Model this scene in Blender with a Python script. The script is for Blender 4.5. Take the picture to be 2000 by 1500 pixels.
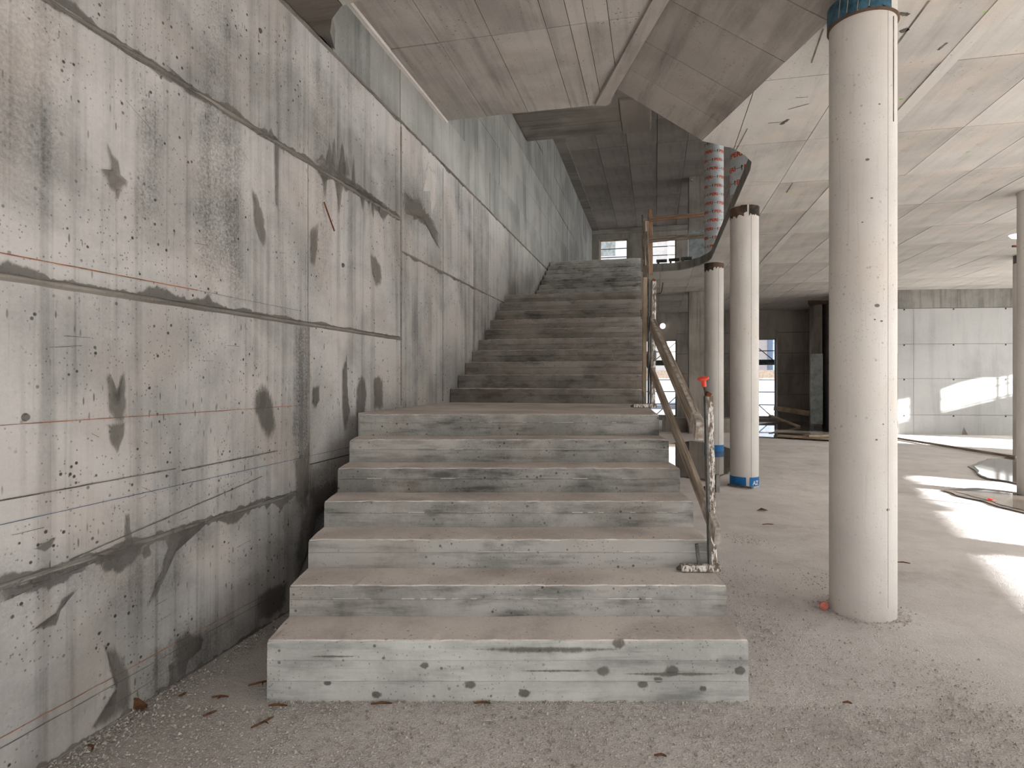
import bpy, math, random
from mathutils import Vector, Matrix, noise

for _o in list(bpy.data.objects):
    bpy.data.objects.remove(_o, do_unlink=True)
SC = bpy.context.scene
COL = SC.collection
random.seed(7)

# ------------------------------------------------------------------ camera
FPX, EYE, HOR = 1186.0, 1.56, 740.0          # focal length in px (2000 wide), eye height, horizon row
cam = bpy.data.cameras.new('camera')
cam.sensor_width = 36.0
cam.lens = FPX / 2000.0 * 36.0
cam.shift_y = (HOR - 750.0) / 2000.0
cam.clip_start, cam.clip_end = 0.05, 300
camo = bpy.data.objects.new('camera', cam)
COL.objects.link(camo)
camo.location = (0, 0, EYE)
camo.rotation_euler = (math.pi / 2, 0, 0)
SC.camera = camo

# ------------------------------------------------------------------ world, sun, exposure
world = bpy.data.worlds.new('sky')
SC.world = world
world.use_nodes = True
bg = world.node_tree.nodes['Background']
bg.inputs[0].default_value = (0.90, 0.95, 1.0, 1)
bg.inputs[1].default_value = 1.25
SUN_DIR = Vector((-0.80, 0.60, -0.275)).normalized()
sun = bpy.data.lights.new('sun', 'SUN')
sun.energy = 20.0
sun.angle = math.radians(0.8)
sun.color = (0.965, 0.985, 1.0)
suno = bpy.data.objects.new('sun', sun)
COL.objects.link(suno)
suno.location = (40, -30, 15)
suno.rotation_euler = SUN_DIR.to_track_quat('-Z', 'Y').to_euler()
vs = SC.view_settings
vs.view_transform = 'Standard'
vs.look = 'None'
vs.gamma = 1.0
vs.use_curve_mapping = False
vs.exposure = 0.62
SC.cycles.diffuse_bounces = 6
SC.cycles.max_bounces = 10
SC.cycles.sample_clamp_indirect = 6.0

# ------------------------------------------------------------------ frames and picture-to-place helpers
# the stair wall runs 13.3 degrees off the camera axis: a = metres along it, b = metres out from it
WANG = math.atan2(0.9732, 0.2298)
WO = Vector((-2.463, 0, 0))
WM = Matrix.Translation(WO) @ Matrix.Rotation(WANG, 4, 'Z')      # local (a, -b, z)
FF_O = Vector((12.5, 8.0, 0))
FANG = math.atan2(0.892, 0.451)
FM = Matrix.Translation(FF_O) @ Matrix.Rotation(FANG, 4, 'Z')    # right facade: x along, y inwards


def W(a, b, z):
    return WM @ Vector((a, -b, z))


def on_z(x, y, z):
    d = (EYE - z) * FPX / (y - HOR)
    return Vector(((x - 1000) / FPX * d, d, z))


def at_y(x, y, d):
    return Vector(((x - 1000) / FPX * d, d, EYE - (y - HOR) * d / FPX))


# ------------------------------------------------------------------ object helpers
def tag(o, label=None, cat=None, group=None, kind=None):
    if label: o['label'] = label
    if cat: o['category'] = cat
    if group: o['group'] = group
    if kind: o['kind'] = kind
    return o


def empty(name, loc=(0, 0, 0), rz=0.0, matrix=None):
    o = bpy.data.objects.new(name, None)
    o.empty_display_size = 0.2
    COL.objects.link(o)
    if matrix is not None:
        o.matrix_world = matrix
    else:
        o.location = loc
        o.rotation_euler = (0, 0, rz)
    return o


class MB:
    def __init__(s):
        s.v, s.f, s.m = [], [], []

    def add(s, vs_, fs, mi=0):
        n = len(s.v)
        s.v += [tuple(p) for p in vs_]
        s.f += [tuple(i + n for i in q) for q in fs]
        s.m += [mi] * len(fs)
        return s

    def box(s, x0, x1, y0, y1, z0, z1, mi=0):
        x0, x1 = min(x0, x1), max(x0, x1)
        y0, y1 = min(y0, y1), max(y0, y1)
        return s.add([(x0, y0, z0), (x1, y0, z0), (x1, y1, z0), (x0, y1, z0), (x0, y0, z1), (x1, y0, z1), (x1, y1, z1), (x0, y1, z1)],
                     [(0, 3, 2, 1), (4, 5, 6, 7), (0, 1, 5, 4), (1, 2, 6, 5), (2, 3, 7, 6), (3, 0, 4, 7)], mi)

    def bar(s, p, q, w, h, up=(0, 0, 1), ch=0.0, mi=0):
        p, q = Vector(p), Vector(q)
        t = (q - p).normalized()
        up = Vector(up)
        if abs(t.dot(up)) > 0.99:
            up = Vector((0, 1, 0))
        sd = t.cross(up).normalized()
        n = sd.cross(t).normalized()
        a, b = w / 2, h / 2
        if ch <= 0:
            ring = [(-a, -b), (a, -b), (a, b), (-a, b)]
        else:
            ring = [(-a + ch, -b), (a - ch, -b), (a, -b + ch), (a, b - ch), (a - ch, b), (-a + ch, b), (-a, b - ch), (-a, -b + ch)]
        k = len(ring)
        vv = [c + sd * u + n * w_ for c in (p, q) for u, w_ in ring]
        ff = [tuple(reversed(range(k))), tuple(range(k, 2 * k))]
        ff += [(i, (i + 1) % k, k + (i + 1) % k, k + i) for i in range(k)]
        return s.add(vv, ff, mi)

    def tube(s, pts, r, n=10, mi=0, cap=True):
        pts = [Vector(p) for p in pts]
        m = len(pts)
        vv, ff = [], []
        prev = None
        for i, p in enumerate(pts):
            t = (pts[min(i + 1, m - 1)] - pts[max(i - 1, 0)]).normalized()
            if prev is None:
                ref = Vector((0, 0, 1)) if abs(t.z) < 0.9 else Vector((1, 0, 0))
                sd = t.cross(ref).normalized()
            else:
                sd = (prev - t * prev.dot(t)).normalized()
            prev = sd
            nn = t.cross(sd)
            rr = r[i] if isinstance(r, (list, tuple)) else r
            for j in range(n):
                an = 2 * math.pi * j / n
                vv.append(p + sd * math.cos(an) * rr + nn * math.sin(an) * rr)
        for i in range(m - 1):
            for j in range(n):
                ff.append((i * n + j, i * n + (j + 1) % n, (i + 1) * n + (j + 1) % n, (i + 1) * n + j))
        if cap:
            ff.append(tuple(reversed(range(n))))
            ff.append(tuple((m - 1) * n + j for j in range(n)))
        return s.add(vv, ff, mi)

    def lathe(s, prof, n=32, c=(0, 0, 0), mi=0):
        c = Vector(c)
        vv = [c + Vector((r * math.cos(2 * math.pi * j / n), r * math.sin(2 * math.pi * j / n), z)) for r, z in prof for j in range(n)]
        ff = [(i * n + j, i * n + (j + 1) % n, (i + 1) * n + (j + 1) % n, (i + 1) * n + j) for i in range(len(prof) - 1) for j in range(n)]
        if prof[0][0] > 1e-6: ff.append(tuple(reversed(range(n))))
        if prof[-1][0] > 1e-6: ff.append(tuple((len(prof) - 1) * n + j for j in range(n)))
        return s.add(vv, ff, mi)

    def prism(s, poly, z0, z1, mi=0):
        k = len(poly)
        g0 = z0 if callable(z0) else (lambda x, y: z0)
        g1 = z1 if callable(z1) else (lambda x, y: z1)
        vv = [(x, y, g0(x, y)) for x, y in poly] + [(x, y, g1(x, y)) for x, y in poly]
        ff = [tuple(reversed(range(k))), tuple(range(k, 2 * k))] + [(i, (i + 1) % k, k + (i + 1) % k, k + i) for i in range(k)]
        return s.add(vv, ff, mi)

    def mesh(s, name):
        me = bpy.data.meshes.new(name)
        me.from_pydata(s.v, [], s.f)
        if any(s.m):
            me.polygons.foreach_set('material_index', s.m)
        me.update()
        return me

    def build(s, name, mat, parent=None, matrix=None, smooth=False, bevel=0.0):
        me = s.mesh(name)
        for mm in (mat if isinstance(mat, (list, tuple)) else [mat]):
            me.materials.append(mm)
        if smooth:
            me.polygons.foreach_set('use_smooth', [True] * len(me.polygons))
            me.update()
        return link(name, me, parent, matrix, bevel, smooth)


def link(name, me, parent=None, matrix=None, bevel=0.0, smooth=False):
    o = bpy.data.objects.new(name, me)
    COL.objects.link(o)
    if parent is not None:
        o.parent = parent
        if matrix is not None:
            o.matrix_local = matrix
    elif matrix is not None:
        o.matrix_world = matrix
    if bevel > 0:
        bv = o.modifiers.new('bevel', 'BEVEL')
        bv.width = bevel
        bv.segments = 2
        bv.limit_method = 'ANGLE'
    if smooth:
        try:
            me.set_sharp_from_angle(angle=math.radians(40))
        except Exception:
            pass
    return o


# ------------------------------------------------------------------ materials
def lin(c):
    return tuple(((v / 255.0) / 12.92 if v / 255.0 <= 0.04045 else ((v / 255.0 + 0.055) / 1.055) ** 2.4) for v in c) + (1.0,)


class NT:
    def __init__(s, name):
        s.mat = bpy.data.materials.new(name)
        s.mat.use_nodes = True
        s.t = s.mat.node_tree
        s.p = s.t.nodes['Principled BSDF']
        s.p.inputs['Specular IOR Level'].default_value = 0.25
        tc = s.t.nodes.new('ShaderNodeTexCoord')
        s.co = tc.outputs['Object']

    def n(s, typ, **kw):
        nd = s.t.nodes.new(typ)
        for k, v in kw.items():
            setattr(nd, k, v)
        return nd

    def l(s, a, b):
        s.t.links.new(a, b)

    def mapping(s, scale, loc=(0, 0, 0), co=None, rot=(0, 0, 0)):
        m = s.n('ShaderNodeMapping')
        m.inputs['Scale'].default_value = scale
        m.inputs['Location'].default_value = loc
        m.inputs['Rotation'].default_value = rot
        s.l(co or s.co, m.inputs['Vector'])
        return m.outputs[0]

    def noise(s, scale=1.0, detail=4, rough=0.55, co=None, dist=0.0):
        nd = s.n('ShaderNodeTexNoise')
        nd.inputs['Scale'].default_value = scale
        nd.inputs['Detail'].default_value = detail
        nd.inputs['Roughness'].default_value = rough
        nd.inputs['Distortion'].default_value = dist
        s.l(co or s.co, nd.inputs['Vector'])
        return nd.outputs[0]

    def vor(s, scale, co=None, feat='F1', rnd=1.0):
        nd = s.n('ShaderNodeTexVoronoi', feature=feat)
        nd.inputs['Scale'].default_value = scale
        nd.inputs['Randomness'].default_value = rnd
        s.l(co or s.co, nd.inputs['Vector'])
        return nd.outputs['Distance']

    def ramp(s, x, lo, hi, a=0.0, b=1.0, smooth=True):
        nd = s.n('ShaderNodeMapRange')
        nd.interpolation_type = 'SMOOTHSTEP' if smooth else 'LINEAR'
        nd.inputs['From Min'].default_value = lo
        nd.inputs['From Max'].default_value = hi
        nd.inputs['To Min'].default_value = a
        nd.inputs['To Max'].default_value = b
        s.l(x, nd.inputs['Value'])
        return nd.outputs[0]

    def math(s, op, a, b=0.0, clamp=False):
        nd = s.n('ShaderNodeMath', operation=op)
        nd.use_clamp = clamp
        for i, v in enumerate((a, b)):
            if isinstance(v, (int, float)):
                nd.inputs[i].default_value = v
            else:
                s.l(v, nd.inputs[i])
        return nd.outputs[0]

    def mix(s, fac, a, b, mode='MIX'):
        nd = s.n('ShaderNodeMix', data_type='RGBA', blend_type=mode)
        for sock, v in ((nd.inputs[0], fac), (nd.inputs[6], a), (nd.inputs[7], b)):
            if isinstance(v, (int, float)):
                sock.default_value = v
            elif isinstance(v, tuple):
                sock.default_value = v
            else:
                s.l(v, sock)
        return nd.outputs[2]

    def sep(s, co=None):
        nd = s.n('ShaderNodeSeparateXYZ')
        s.l(co or s.co, nd.inputs[0])
        return nd.outputs

    def rand(s):
        return s.n('ShaderNodeObjectInfo').outputs['Random']

    def bump(s, h, strength=0.3, dist=0.01, normal=None):
        nd = s.n('ShaderNodeBump')
        nd.inputs['Strength'].default_value = strength
        nd.inputs['Distance'].default_value = dist
        s.l(h, nd.inputs['Height'])
        if normal is not None:
            s.l(normal, nd.inputs['Normal'])
        return nd.outputs[0]

    def done(s, color, rough=0.85, normal=None):
        if isinstance(color, tuple):
            s.p.inputs['Base Color'].default_value = color
        else:
            s.l(color, s.p.inputs['Base Color'])
        if isinstance(rough, (int, float)):
            s.p.inputs['Roughness'].default_value = rough
        else:
            s.l(rough, s.p.inputs['Roughness'])
        if normal is not None:
            s.l(normal, s.p.inputs['Normal'])
        return s.mat


def concrete(name, light, dark, streak=(6, 6, 0.35), s_amt=0.5, pits=0.6, blotch=0.9, tint=0.12, warm=None, warm_amt=0.3, bands=(), grain=0.35, fine=(40, 40, 2.0), dash=0.0):
    """cast concrete: cloudy tone, streaks drawn out along one axis, blow holes, per-panel tone"""
    t = NT(name)
    cloud = t.ramp(t.noise(blotch, 6, 0.6, dist=0.3), 0.36, 0.66)
    st = t.ramp(t.noise(1.0, 5, 0.62, co=t.mapping(streak)), 0.45, 0.70)
    st2 = t.ramp(t.noise(1.0, 3, 0.6, co=t.mapping(fine)), 0.55, 0.78)
    gr = t.noise(55, 4, 0.75)
    fac = t.math('ADD', t.math('MULTIPLY', cloud, 0.50), t.math('MULTIPLY', st, s_amt * 0.75))
    fac = t.math('ADD', fac, t.math('MULTIPLY', st2, 0.22))
    fac = t.math('ADD', fac, t.math('MULTIPLY', t.math('SUBTRACT', gr, 0.5), grain))
    if bands:
        sx, sy, sz = t.sep()
        wob = t.math('SUBTRACT', t.noise(2.2, 5, 0.7), 0.5)
        spk = t.ramp(t.noise(70, 5, 0.85), 0.32, 0.66)
        for a0, a1, z0, z1, soft, amt in bands:
            xa = t.math('ADD', sx, t.math('MULTIPLY', wob, 0.25))
            za = t.math('ADD', sz, t.math('MULTIPLY', wob, 0.9))
            m = t.math('MULTIPLY', t.ramp(xa, a0 - soft, a0 + soft), t.ramp(xa, a1 - soft, a1 + soft, 1, 0))
            m = t.math('MULTIPLY', m, t.math('MULTIPLY', t.ramp(za, z0 - 3 * soft, z0 + 3 * soft), t.ramp(za, z1 - 3 * soft, z1 + 3 * soft, 1, 0)))
            fac = t.math('ADD', fac, t.math('MULTIPLY', t.math('MULTIPLY', m, spk), amt))
    fac = t.math('ADD', fac, t.math('MULTIPLY', t.math('SUBTRACT', t.rand(), 0.5), tint * 2.2), clamp=True)
    col = t.mix(fac, lin(light), lin(dark))
    if warm:
        wf = t.math('MULTIPLY', t.ramp(t.noise(1.7, 4, 0.6, co=t.mapping((1, 1, 1), (7, 3, 1))), 0.45, 0.7), warm_amt)
        col = t.mix(wf, col, lin(warm))
    h = gr
    if pits > 0:
        pm = t.ramp(t.noise(1.9, 3, 0.6, co=t.mapping((1, 1, 1), (3, 9, 4))), 0.38, 0.58)
        p1 = t.ramp(t.vor(16), 0.085, 0.15, 1, 0)
        p2 = t.ramp(t.vor(42), 0.13, 0.2, 1, 0)
        pp = t.math('ADD', t.math('MULTIPLY', p1, pm), t.math('MULTIPLY', p2, t.math('MULTIPLY', pm, 0.6)), clamp=True)
        col = t.mix(t.math('MULTIPLY', pp, pits), col, lin(tuple(v * 0.42 for v in dark)))
        h = t.math('SUBTRACT', gr, t.math('MULTIPLY', pp, 1.4))
    if dash > 0:
        dm = t.ramp(t.noise(2.6, 3, 0.6, co=t.mapping((1, 1, 1), (13, 2, 6))), 0.46, 0.62)
        d1 = t.math('MULTIPLY', t.ramp(t.vor(1.0, co=t.mapping((30, 30, 7))), 0.09, 0.17, 1, 0), dm)
        d2 = t.math('MULTIPLY', t.ramp(t.noise(34, 4, 0.7), 0.66, 0.74), 0.7)
        col = t.mix(t.math('MULTIPLY', t.math('ADD', d1, d2, clamp=True), dash), col, lin(tuple(v * 0.62 for v in dark)))
    h = t.math('ADD', h, t.math('MULTIPLY', st2, 0.5))
    return t.done(col, 0.88, t.bump(h, 0.30, 0.006))


WALL_BANDS = ((2.15, 2.62, 2.35, 4.3, 0.09, 0.36), (3.36, 3.74, 2.0, 3.05, 0.07, 0.60), (3.40, 3.66, 3.1, 4.1, 0.09, 0.40), (2.95, 3.10, 2.3, 2.95, 0.05, 0.45),
              (4.26, 4.43, 0.75, 1.93, 0.025, 0.60), (6.10, 7.2, 3.15, 3.6, 0.10, 0.5), (7.75, 8.40, 2.9, 4.0, 0.05, 0.4), (8.45, 9.15, 2.2, 3.3, 0.03, 0.45),
              (3.0, 4.2, 0.0, 0.12, 0.06, 0.7), (2.2, 3.5, 0.62, 0.80, 0.05, 0.4), (4.4, 6.2, 0.2, 1.25, 0.15, 0.55), (4.5, 4.72, 2.2, 3.9, 0.04, 0.35))
M = {}
M['wall'] = concrete('board_marked_wall_concrete', (188, 184, 180), (98, 96, 94), streak=(9, 9, 0.30), s_amt=0.45, pits=0.9, blotch=1.1, warm=(188, 174, 162), warm_amt=0.30, dash=0.7, bands=WALL_BANDS, fine=(30, 30, 0.5))
M['wall_up'] = concrete('upper_wall_concrete', (165, 163, 158), (96, 96, 94), streak=(5, 5, 0.30), s_amt=0.5, pits=0.3, blotch=0.7, tint=0.13, fine=(26, 26, 0.5))
M['joint'] = concrete('joint_mortar', (140, 134, 126), (70, 66, 62), streak=(2, 20, 20), s_amt=0.5, pits=0.3, tint=0.0)
M['patch'] = concrete('repair_mortar', (122, 115, 108), (92, 88, 84), streak=(14, 14, 1.0), s_amt=0.6, pits=0.2, tint=0.35)
M['patch_dark'] = concrete('grout_smear', (108, 103, 98), (80, 76, 72), streak=(14, 14, 1.0), s_amt=0.5, pits=0.2, tint=0.25)
M['riser'] = concrete('board_marked_riser_concrete', (174, 171, 166), (88, 87, 84), streak=(2.4, 16, 16), s_amt=0.62, pits=0.7, blotch=2.8, tint=0.22, warm=(158, 142, 128), warm_amt=0.25, fine=(3, 60, 60))
M['riser_pale'] = concrete('pale_board_marked_riser', (206, 205, 200), (132, 131, 127), streak=(2.0, 14, 14), s_amt=0.55, pits=0.7, blotch=2.0, tint=0.0, fine=(3, 60, 60))
M['riser_b'] = concrete('dark_brown_riser_concrete', (150, 143, 136), (82, 77, 72), streak=(2.4, 16, 16), s_amt=0.5, pits=0.5, blotch=2.2, tint=0.25, warm=(128, 112, 98), warm_amt=0.35, fine=(3, 60, 60))  # darker, browner riser tone for the second flight
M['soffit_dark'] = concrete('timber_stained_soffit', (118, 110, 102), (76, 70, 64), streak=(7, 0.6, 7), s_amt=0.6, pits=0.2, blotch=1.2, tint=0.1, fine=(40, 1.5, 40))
M['tread'] = concrete('dusty_tread_concrete', (212, 204, 198), (160, 151, 145), streak=(3, 3, 3), s_amt=0.4, pits=0.5, blotch=1.5, tint=0.05, grain=0.6)
M['chip'] = concrete('chipped_concrete_edge', (226, 220, 213), (178, 171, 165), s_amt=0.3, pits=0.3, tint=0.1)
M['ceil'] = concrete('soffit_panel_concrete', (190, 186, 179), (146, 140, 133), streak=(0.35, 5, 5), s_amt=0.45, pits=0.35, blotch=0.7, tint=0.20, warm=(198, 183, 167), warm_amt=0.38, fine=(1.2, 24, 24))
M['ceil_a'] = concrete('stair_soffit_concrete', (190, 184, 177), (122, 117, 111), streak=(0.4, 7, 7), s_amt=0.5, pits=0.55, blotch=0.8, tint=0.16, warm=(180, 168, 154), warm_amt=0.35, fine=(1.0, 30, 30))
M['ceil_c'] = concrete('upper_soffit_concrete', (180, 171, 164), (138, 130, 124), streak=(0.5, 6, 6), s_amt=0.4, pits=0.15, blotch=0.6, tint=0.14)
M['beam'] = concrete('beam_concrete', (172, 165, 158), (116, 110, 104), streak=(5, 0.5, 5), s_amt=0.6, pits=0.3, blotch=0.9, tint=0.1, fine=(30, 1.2, 30))
M['backwall'] = concrete('back_wall_concrete', (168, 160, 152), (100, 94, 88), streak=(2, 4, 0.6), s_amt=0.5, pits=0.2, blotch=0.6, tint=0.2)
M['farwall'] = concrete('pale_wall_concrete', (174, 173, 170), (142, 141, 138), streak=(4, 4, 0.35), s_amt=0.42, pits=0.25, blotch=0.5, tint=0.08)
M['fascia'] = concrete('fascia_concrete', (150, 146, 140), (96, 93, 88), streak=(7, 7, 0.5), s_amt=0.7, pits=0.2, tint=0.1)
M['column'] = concrete('smooth_column_concrete', (212, 207, 201), (184, 178, 172), streak=(5, 5, 0.25), s_amt=0.25, pits=0.30, blotch=0.8, tint=0.04, grain=0.25, warm=(212, 198, 184), warm_amt=0.25)
M['pillar'] = concrete('square_pillar_concrete', (168, 160, 150), (104, 99, 93), streak=(9, 9, 0.3), s_amt=0.7, pits=0.35, blotch=1.0, tint=0.05)


def mk_floor():
    t = NT('dusty_screed')
    big = t.ramp(t.noise(0.45, 6, 0.62, dist=0.4), 0.36, 0.66)
    mid = t.ramp(t.noise(2.3, 6, 0.66), 0.40, 0.66)
    gr = t.noise(80, 5, 0.8)
    gv = t.vor(120)
    sx, sy, sz = t.sep()
    near = t.math('MULTIPLY', t.ramp(sx, 1.6, 4.2, 1, 0.25), t.ramp(sy, 3.5, 10, 1, 0.25))
    fac = t.math('ADD', t.math('MULTIPLY', big, 0.45), t.math('MULTIPLY', mid, 0.35))
    fac = t.math('ADD', fac, t.math('MULTIPLY', t.math('SUBTRACT', gr, 0.5), t.math('MULTIPLY', near, 1.1)), clamp=True)
    col = t.mix(fac, lin((238, 232, 228)), lin((208, 200, 195)))
    dirt = t.math('MULTIPLY', t.ramp(t.noise(1.1, 5, 0.7, co=t.mapping((1, 1, 1), (5, 2, 8))), 0.52, 0.72), 0.28)
    col = t.mix(dirt, col, lin((150, 138, 127)))
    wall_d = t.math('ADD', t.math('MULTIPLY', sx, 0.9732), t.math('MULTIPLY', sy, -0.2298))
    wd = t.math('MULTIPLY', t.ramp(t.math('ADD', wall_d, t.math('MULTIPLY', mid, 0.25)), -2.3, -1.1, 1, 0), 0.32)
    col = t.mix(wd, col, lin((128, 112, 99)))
    spk = t.math('MULTIPLY', t.ramp(t.vor(70), 0.1, 0.22, 1, 0), t.ramp(t.noise(3, 4, 0.7), 0.45, 0.62))
    col = t.mix(t.math('MULTIPLY', spk, 0.35), col, lin((110, 102, 94)))
    clump = t.noise(22, 5, 0.75)
    h = t.math('ADD', t.math('MULTIPLY', t.math('ADD', gr, t.math('MULTIPLY', clump, 1.6)), near), t.math('MULTIPLY', t.math('MULTIPLY', gv, near), 0.9))
    n1 = t.bump(h, 0.9, 0.014)
    n2 = t.bump(mid, 0.25, 0.03, n1)
    return t.done(col, 0.85, n2)


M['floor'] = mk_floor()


def plain(name, c, rough=0.7, metal=0.0, var=0.25, scale=14, dark=None, stretch=(1, 1, 1)):
    t = NT(name)
    f = t.ramp(t.noise(1.0, 5, 0.65, co=t.mapping(tuple(scale * v for v in stretch))), 0.35, 0.7)
    col = t.mix(t.math('MULTIPLY', f, var * 2.0, clamp=True), lin(c), lin(dark or tuple(v * 0.6 for v in c)))
    t.p.inputs['Metallic'].default_value = metal
    return t.done(col, rough, t.bump(f, 0.15, 0.003))


M['blue'] = plain('blue_formwork_tube', (30, 112, 176), 0.45, var=0.3, scale=22, dark=(20, 78, 122))
M['teal'] = plain('faded_blue_collar', (66, 104, 122), 0.5, var=0.5, scale=18, dark=(40, 66, 80))
M['rim'] = plain('rusty_rim', (104, 82, 68), 0.8)
M['black'] = plain('black_torn_foil', (38, 33, 30), 0.5, var=0.5, scale=12, dark=(84, 72, 62))
M['wood'] = plain('weathered_timber', (176, 162, 146), 0.8, var=0.6, scale=1.0, dark=(120, 105, 91), stretch=(2.5, 40, 40))
M['wood_new'] = plain('fresh_timber', (184, 152, 126), 0.75, var=0.5, scale=1.0, dark=(140, 108, 86), stretch=(2.5, 40, 40))
M['wood_pale'] = plain('pale_dry_timber', (186, 168, 146), 0.8, var=0.4, scale=2.0, dark=(140, 120, 98))
M['crust'] = plain('cement_crusted_wood', (188, 182, 174), 0.9, var=0.6, scale=20, dark=(140, 126, 112))
M['steel'] = plain('dull_steel', (112, 110, 106), 0.5, 0.6, 0.4, 20)
M['galv'] = plain('galvanised_tube', (150, 154, 156), 0.4, 0.7, 0.3, 12)
M['scaff'] = plain('scaffold_tube_grey', (92, 92, 90), 0.5, 0.4, 0.3, 9)
M['deck'] = plain('scaffold_deck', (84, 88, 82), 0.7, 0.0, 0.4, 6)
M['rust'] = plain('rusty_steel', (118, 66, 40), 0.8, 0.2, 0.5, 25)
M['rebar'] = plain('dark_rebar', (70, 60, 54), 0.7, 0.4, 0.4, 30)
M['red'] = plain('orange_red_plastic', (226, 84, 66), 0.45, var=0.2, scale=30)
M['pink'] = plain('faded_pink_plastic', (206, 120, 106), 0.6, var=0.3, scale=30)
M['redbit'] = plain('red_plastic_scrap', (206, 44, 24), 0.5)
M['orange_chalk'] = plain('orange_chalk_line', (176, 112, 78), 0.9, var=0.6, scale=9)
M['blue_chalk'] = plain('blue_chalk_line', (74, 96, 136), 0.9, var=0.6, scale=9)
M['pencil'] = plain('dark_scratch', (72, 67, 62), 0.9, var=0.6, scale=6, dark=(120, 112, 104))
M['stick'] = plain('brown_stick', (112, 78, 52), 0.85, var=0.5, scale=40)
M['stone'] = plain('grey_grit', (196, 188, 181), 0.9, var=0.6, scale=35, dark=(140, 132, 125))
M['printred'] = plain('orange_print', (222, 84, 44), 0.5, var=0.1)
M['printblack'] = plain('black_print', (44, 42, 42), 0.5, var=0.1)
M['printwhite'] = plain('white_print', (220, 224, 226), 0.6, var=0.2)
M['foil'] = plain('silver_formwork_tube', (214, 216, 216), 0.35, 0.0, 0.3, 7, dark=(170, 173, 174))
M['sheet'] = plain('grey_plastic_sheet', (176, 182, 182), 0.35, 0.0, 0.4, 5, dark=(120, 126, 124))
M['green'] = plain('green_marking_paint', (130, 214, 70), 0.7, var=0.2)
M['grass'] = plain('grass', (110, 140, 62), 0.9, var=0.5, scale=20)
M['facade_w'] = plain('white_render', (236, 236, 238), 0.8, var=0.1, scale=3)
M['facade_p'] = plain('pale_pink_render', (232, 220, 214), 0.8, var=0.1, scale=3)
M['garden'] = plain('weathered_white_render', (142, 148, 156), 0.85, var=0.12, scale=2)
M['facade_b'] = plain('pale_blue_cladding', (120, 142, 172), 0.5, var=0.15, scale=3)
M['brickband'] = plain('tan_wall_coping', (122, 108, 96), 0.85, var=0.3, scale=12)
M['earth'] = plain('bare_earth', (150, 140, 126), 0.95, var=0.4, scale=2)
M['redearth'] = plain('reddish_kerb', (140, 72, 52), 0.9, var=0.4, scale=8)


def feather(src, name):
    """the same mortar, thinning out to nothing at its ragged rim (attribute 'edge')"""
    m = M[src].copy()
    m.name = name
    nt = m.node_tree
    at = nt.nodes.new('ShaderNodeAttribute')
    at.attribute_name = 'edge'
    tc = nt.nodes.new('ShaderNodeTexCoord')
    no = nt.nodes.new('ShaderNodeTexNoise')
    no.inputs['Scale'].default_value = 45
    no.inputs['Detail'].default_value = 5
    no.inputs['Roughness'].default_value = 0.75
    mp = nt.nodes.new('ShaderNodeMapping')
    mp.inputs['Scale'].default_value = (1.0, 1.0, 0.35)
    nt.links.new(tc.outputs['Object'], mp.inputs['Vector'])
    nt.links.new(mp.outputs[0], no.inputs['Vector'])
    ma = nt.nodes.new('ShaderNodeMath')
    ma.operation = 'ADD'
    nt.links.new(at.outputs['Fac'], ma.inputs[0])
    nt.links.new(no.outputs[0], ma.inputs[1])
    mr = nt.nodes.new('ShaderNodeMapRange')
    mr.interpolation_type = 'SMOOTHSTEP'
    mr.inputs['From Min'].default_value = 0.62
    mr.inputs['From Max'].default_value = 1.12
    mr.inputs['To Max'].default_value = 0.66
    nt.links.new(ma.outputs[0], mr.inputs['Value'])
    nt.links.new(mr.outputs[0], nt.nodes['Principled BSDF'].inputs['Alpha'])
    return m


for _k in ('patch', 'patch_dark', 'chip'):
    M[_k + '_f'] = feather(_k, _k + '_feathered')


def mk_splatter():
    t = NT('plaster_splashed_steel')
    f = t.ramp(t.noise(1.0, 6, 0.75, co=t.mapping((55, 55, 16))), 0.44, 0.54)
    col = t.mix(f, lin((226, 222, 214)), lin((112, 94, 82)))
    return t.done(col, 0.8, t.bump(f, 0.4, 0.006))


M['splash'] = mk_splatter()


def mk_water():
    t = NT('puddle_water')
    t.p.inputs['IOR'].default_value = 1.33
    t.p.inputs['Specular IOR Level'].default_value = 0.5
    f = t.noise(1.4, 4, 0.6)
    return t.done(t.mix(t.ramp(f, 0.35, 0.65), lin((112, 102, 92)), lin((82, 74, 66))), 0.03, t.bump(t.noise(5, 2, 0.5), 0.02, 0.01))


M['water'] = mk_water()
M['wet'] = plain('damp_screed', (108, 96, 86), 0.35, var=0.4, scale=3)


def mk_diffuser_sheet():  # translucent sheet, added unseen to turn sun into soft fill light
    m = bpy.data.materials.new('added_diffusing_sheeting')
    m.use_nodes = True
    nt = m.node_tree
    nt.nodes.remove(nt.nodes['Principled BSDF'])
    tr = nt.nodes.new('ShaderNodeBsdfTranslucent')
    tr.inputs[0].default_value = (0.80, 0.80, 0.78, 1)
    df = nt.nodes.new('ShaderNodeBsdfDiffuse')
    df.inputs[0].default_value = (0.8, 0.8, 0.8, 1)
    no = nt.nodes.new('ShaderNodeTexNoise')
    no.inputs['Scale'].default_value = 0.7
    mr = nt.nodes.new('ShaderNodeMapRange')
    mr.inputs['To Min'].default_value = 0.2
    mr.inputs['To Max'].default_value = 0.4
    mx = nt.nodes.new('ShaderNodeMixShader')
    nt.links.new(no.outputs[0], mr.inputs['Value'])
    nt.links.new(mr.outputs[0], mx.inputs[0])
    nt.links.new(tr.outputs[0], mx.inputs[1])
    nt.links.new(df.outputs[0], mx.inputs[2])
    nt.links.new(mx.outputs[0], nt.nodes['Material Output'].inputs[0])
    return m


M['diffuser_sheet'] = mk_diffuser_sheet()


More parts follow.
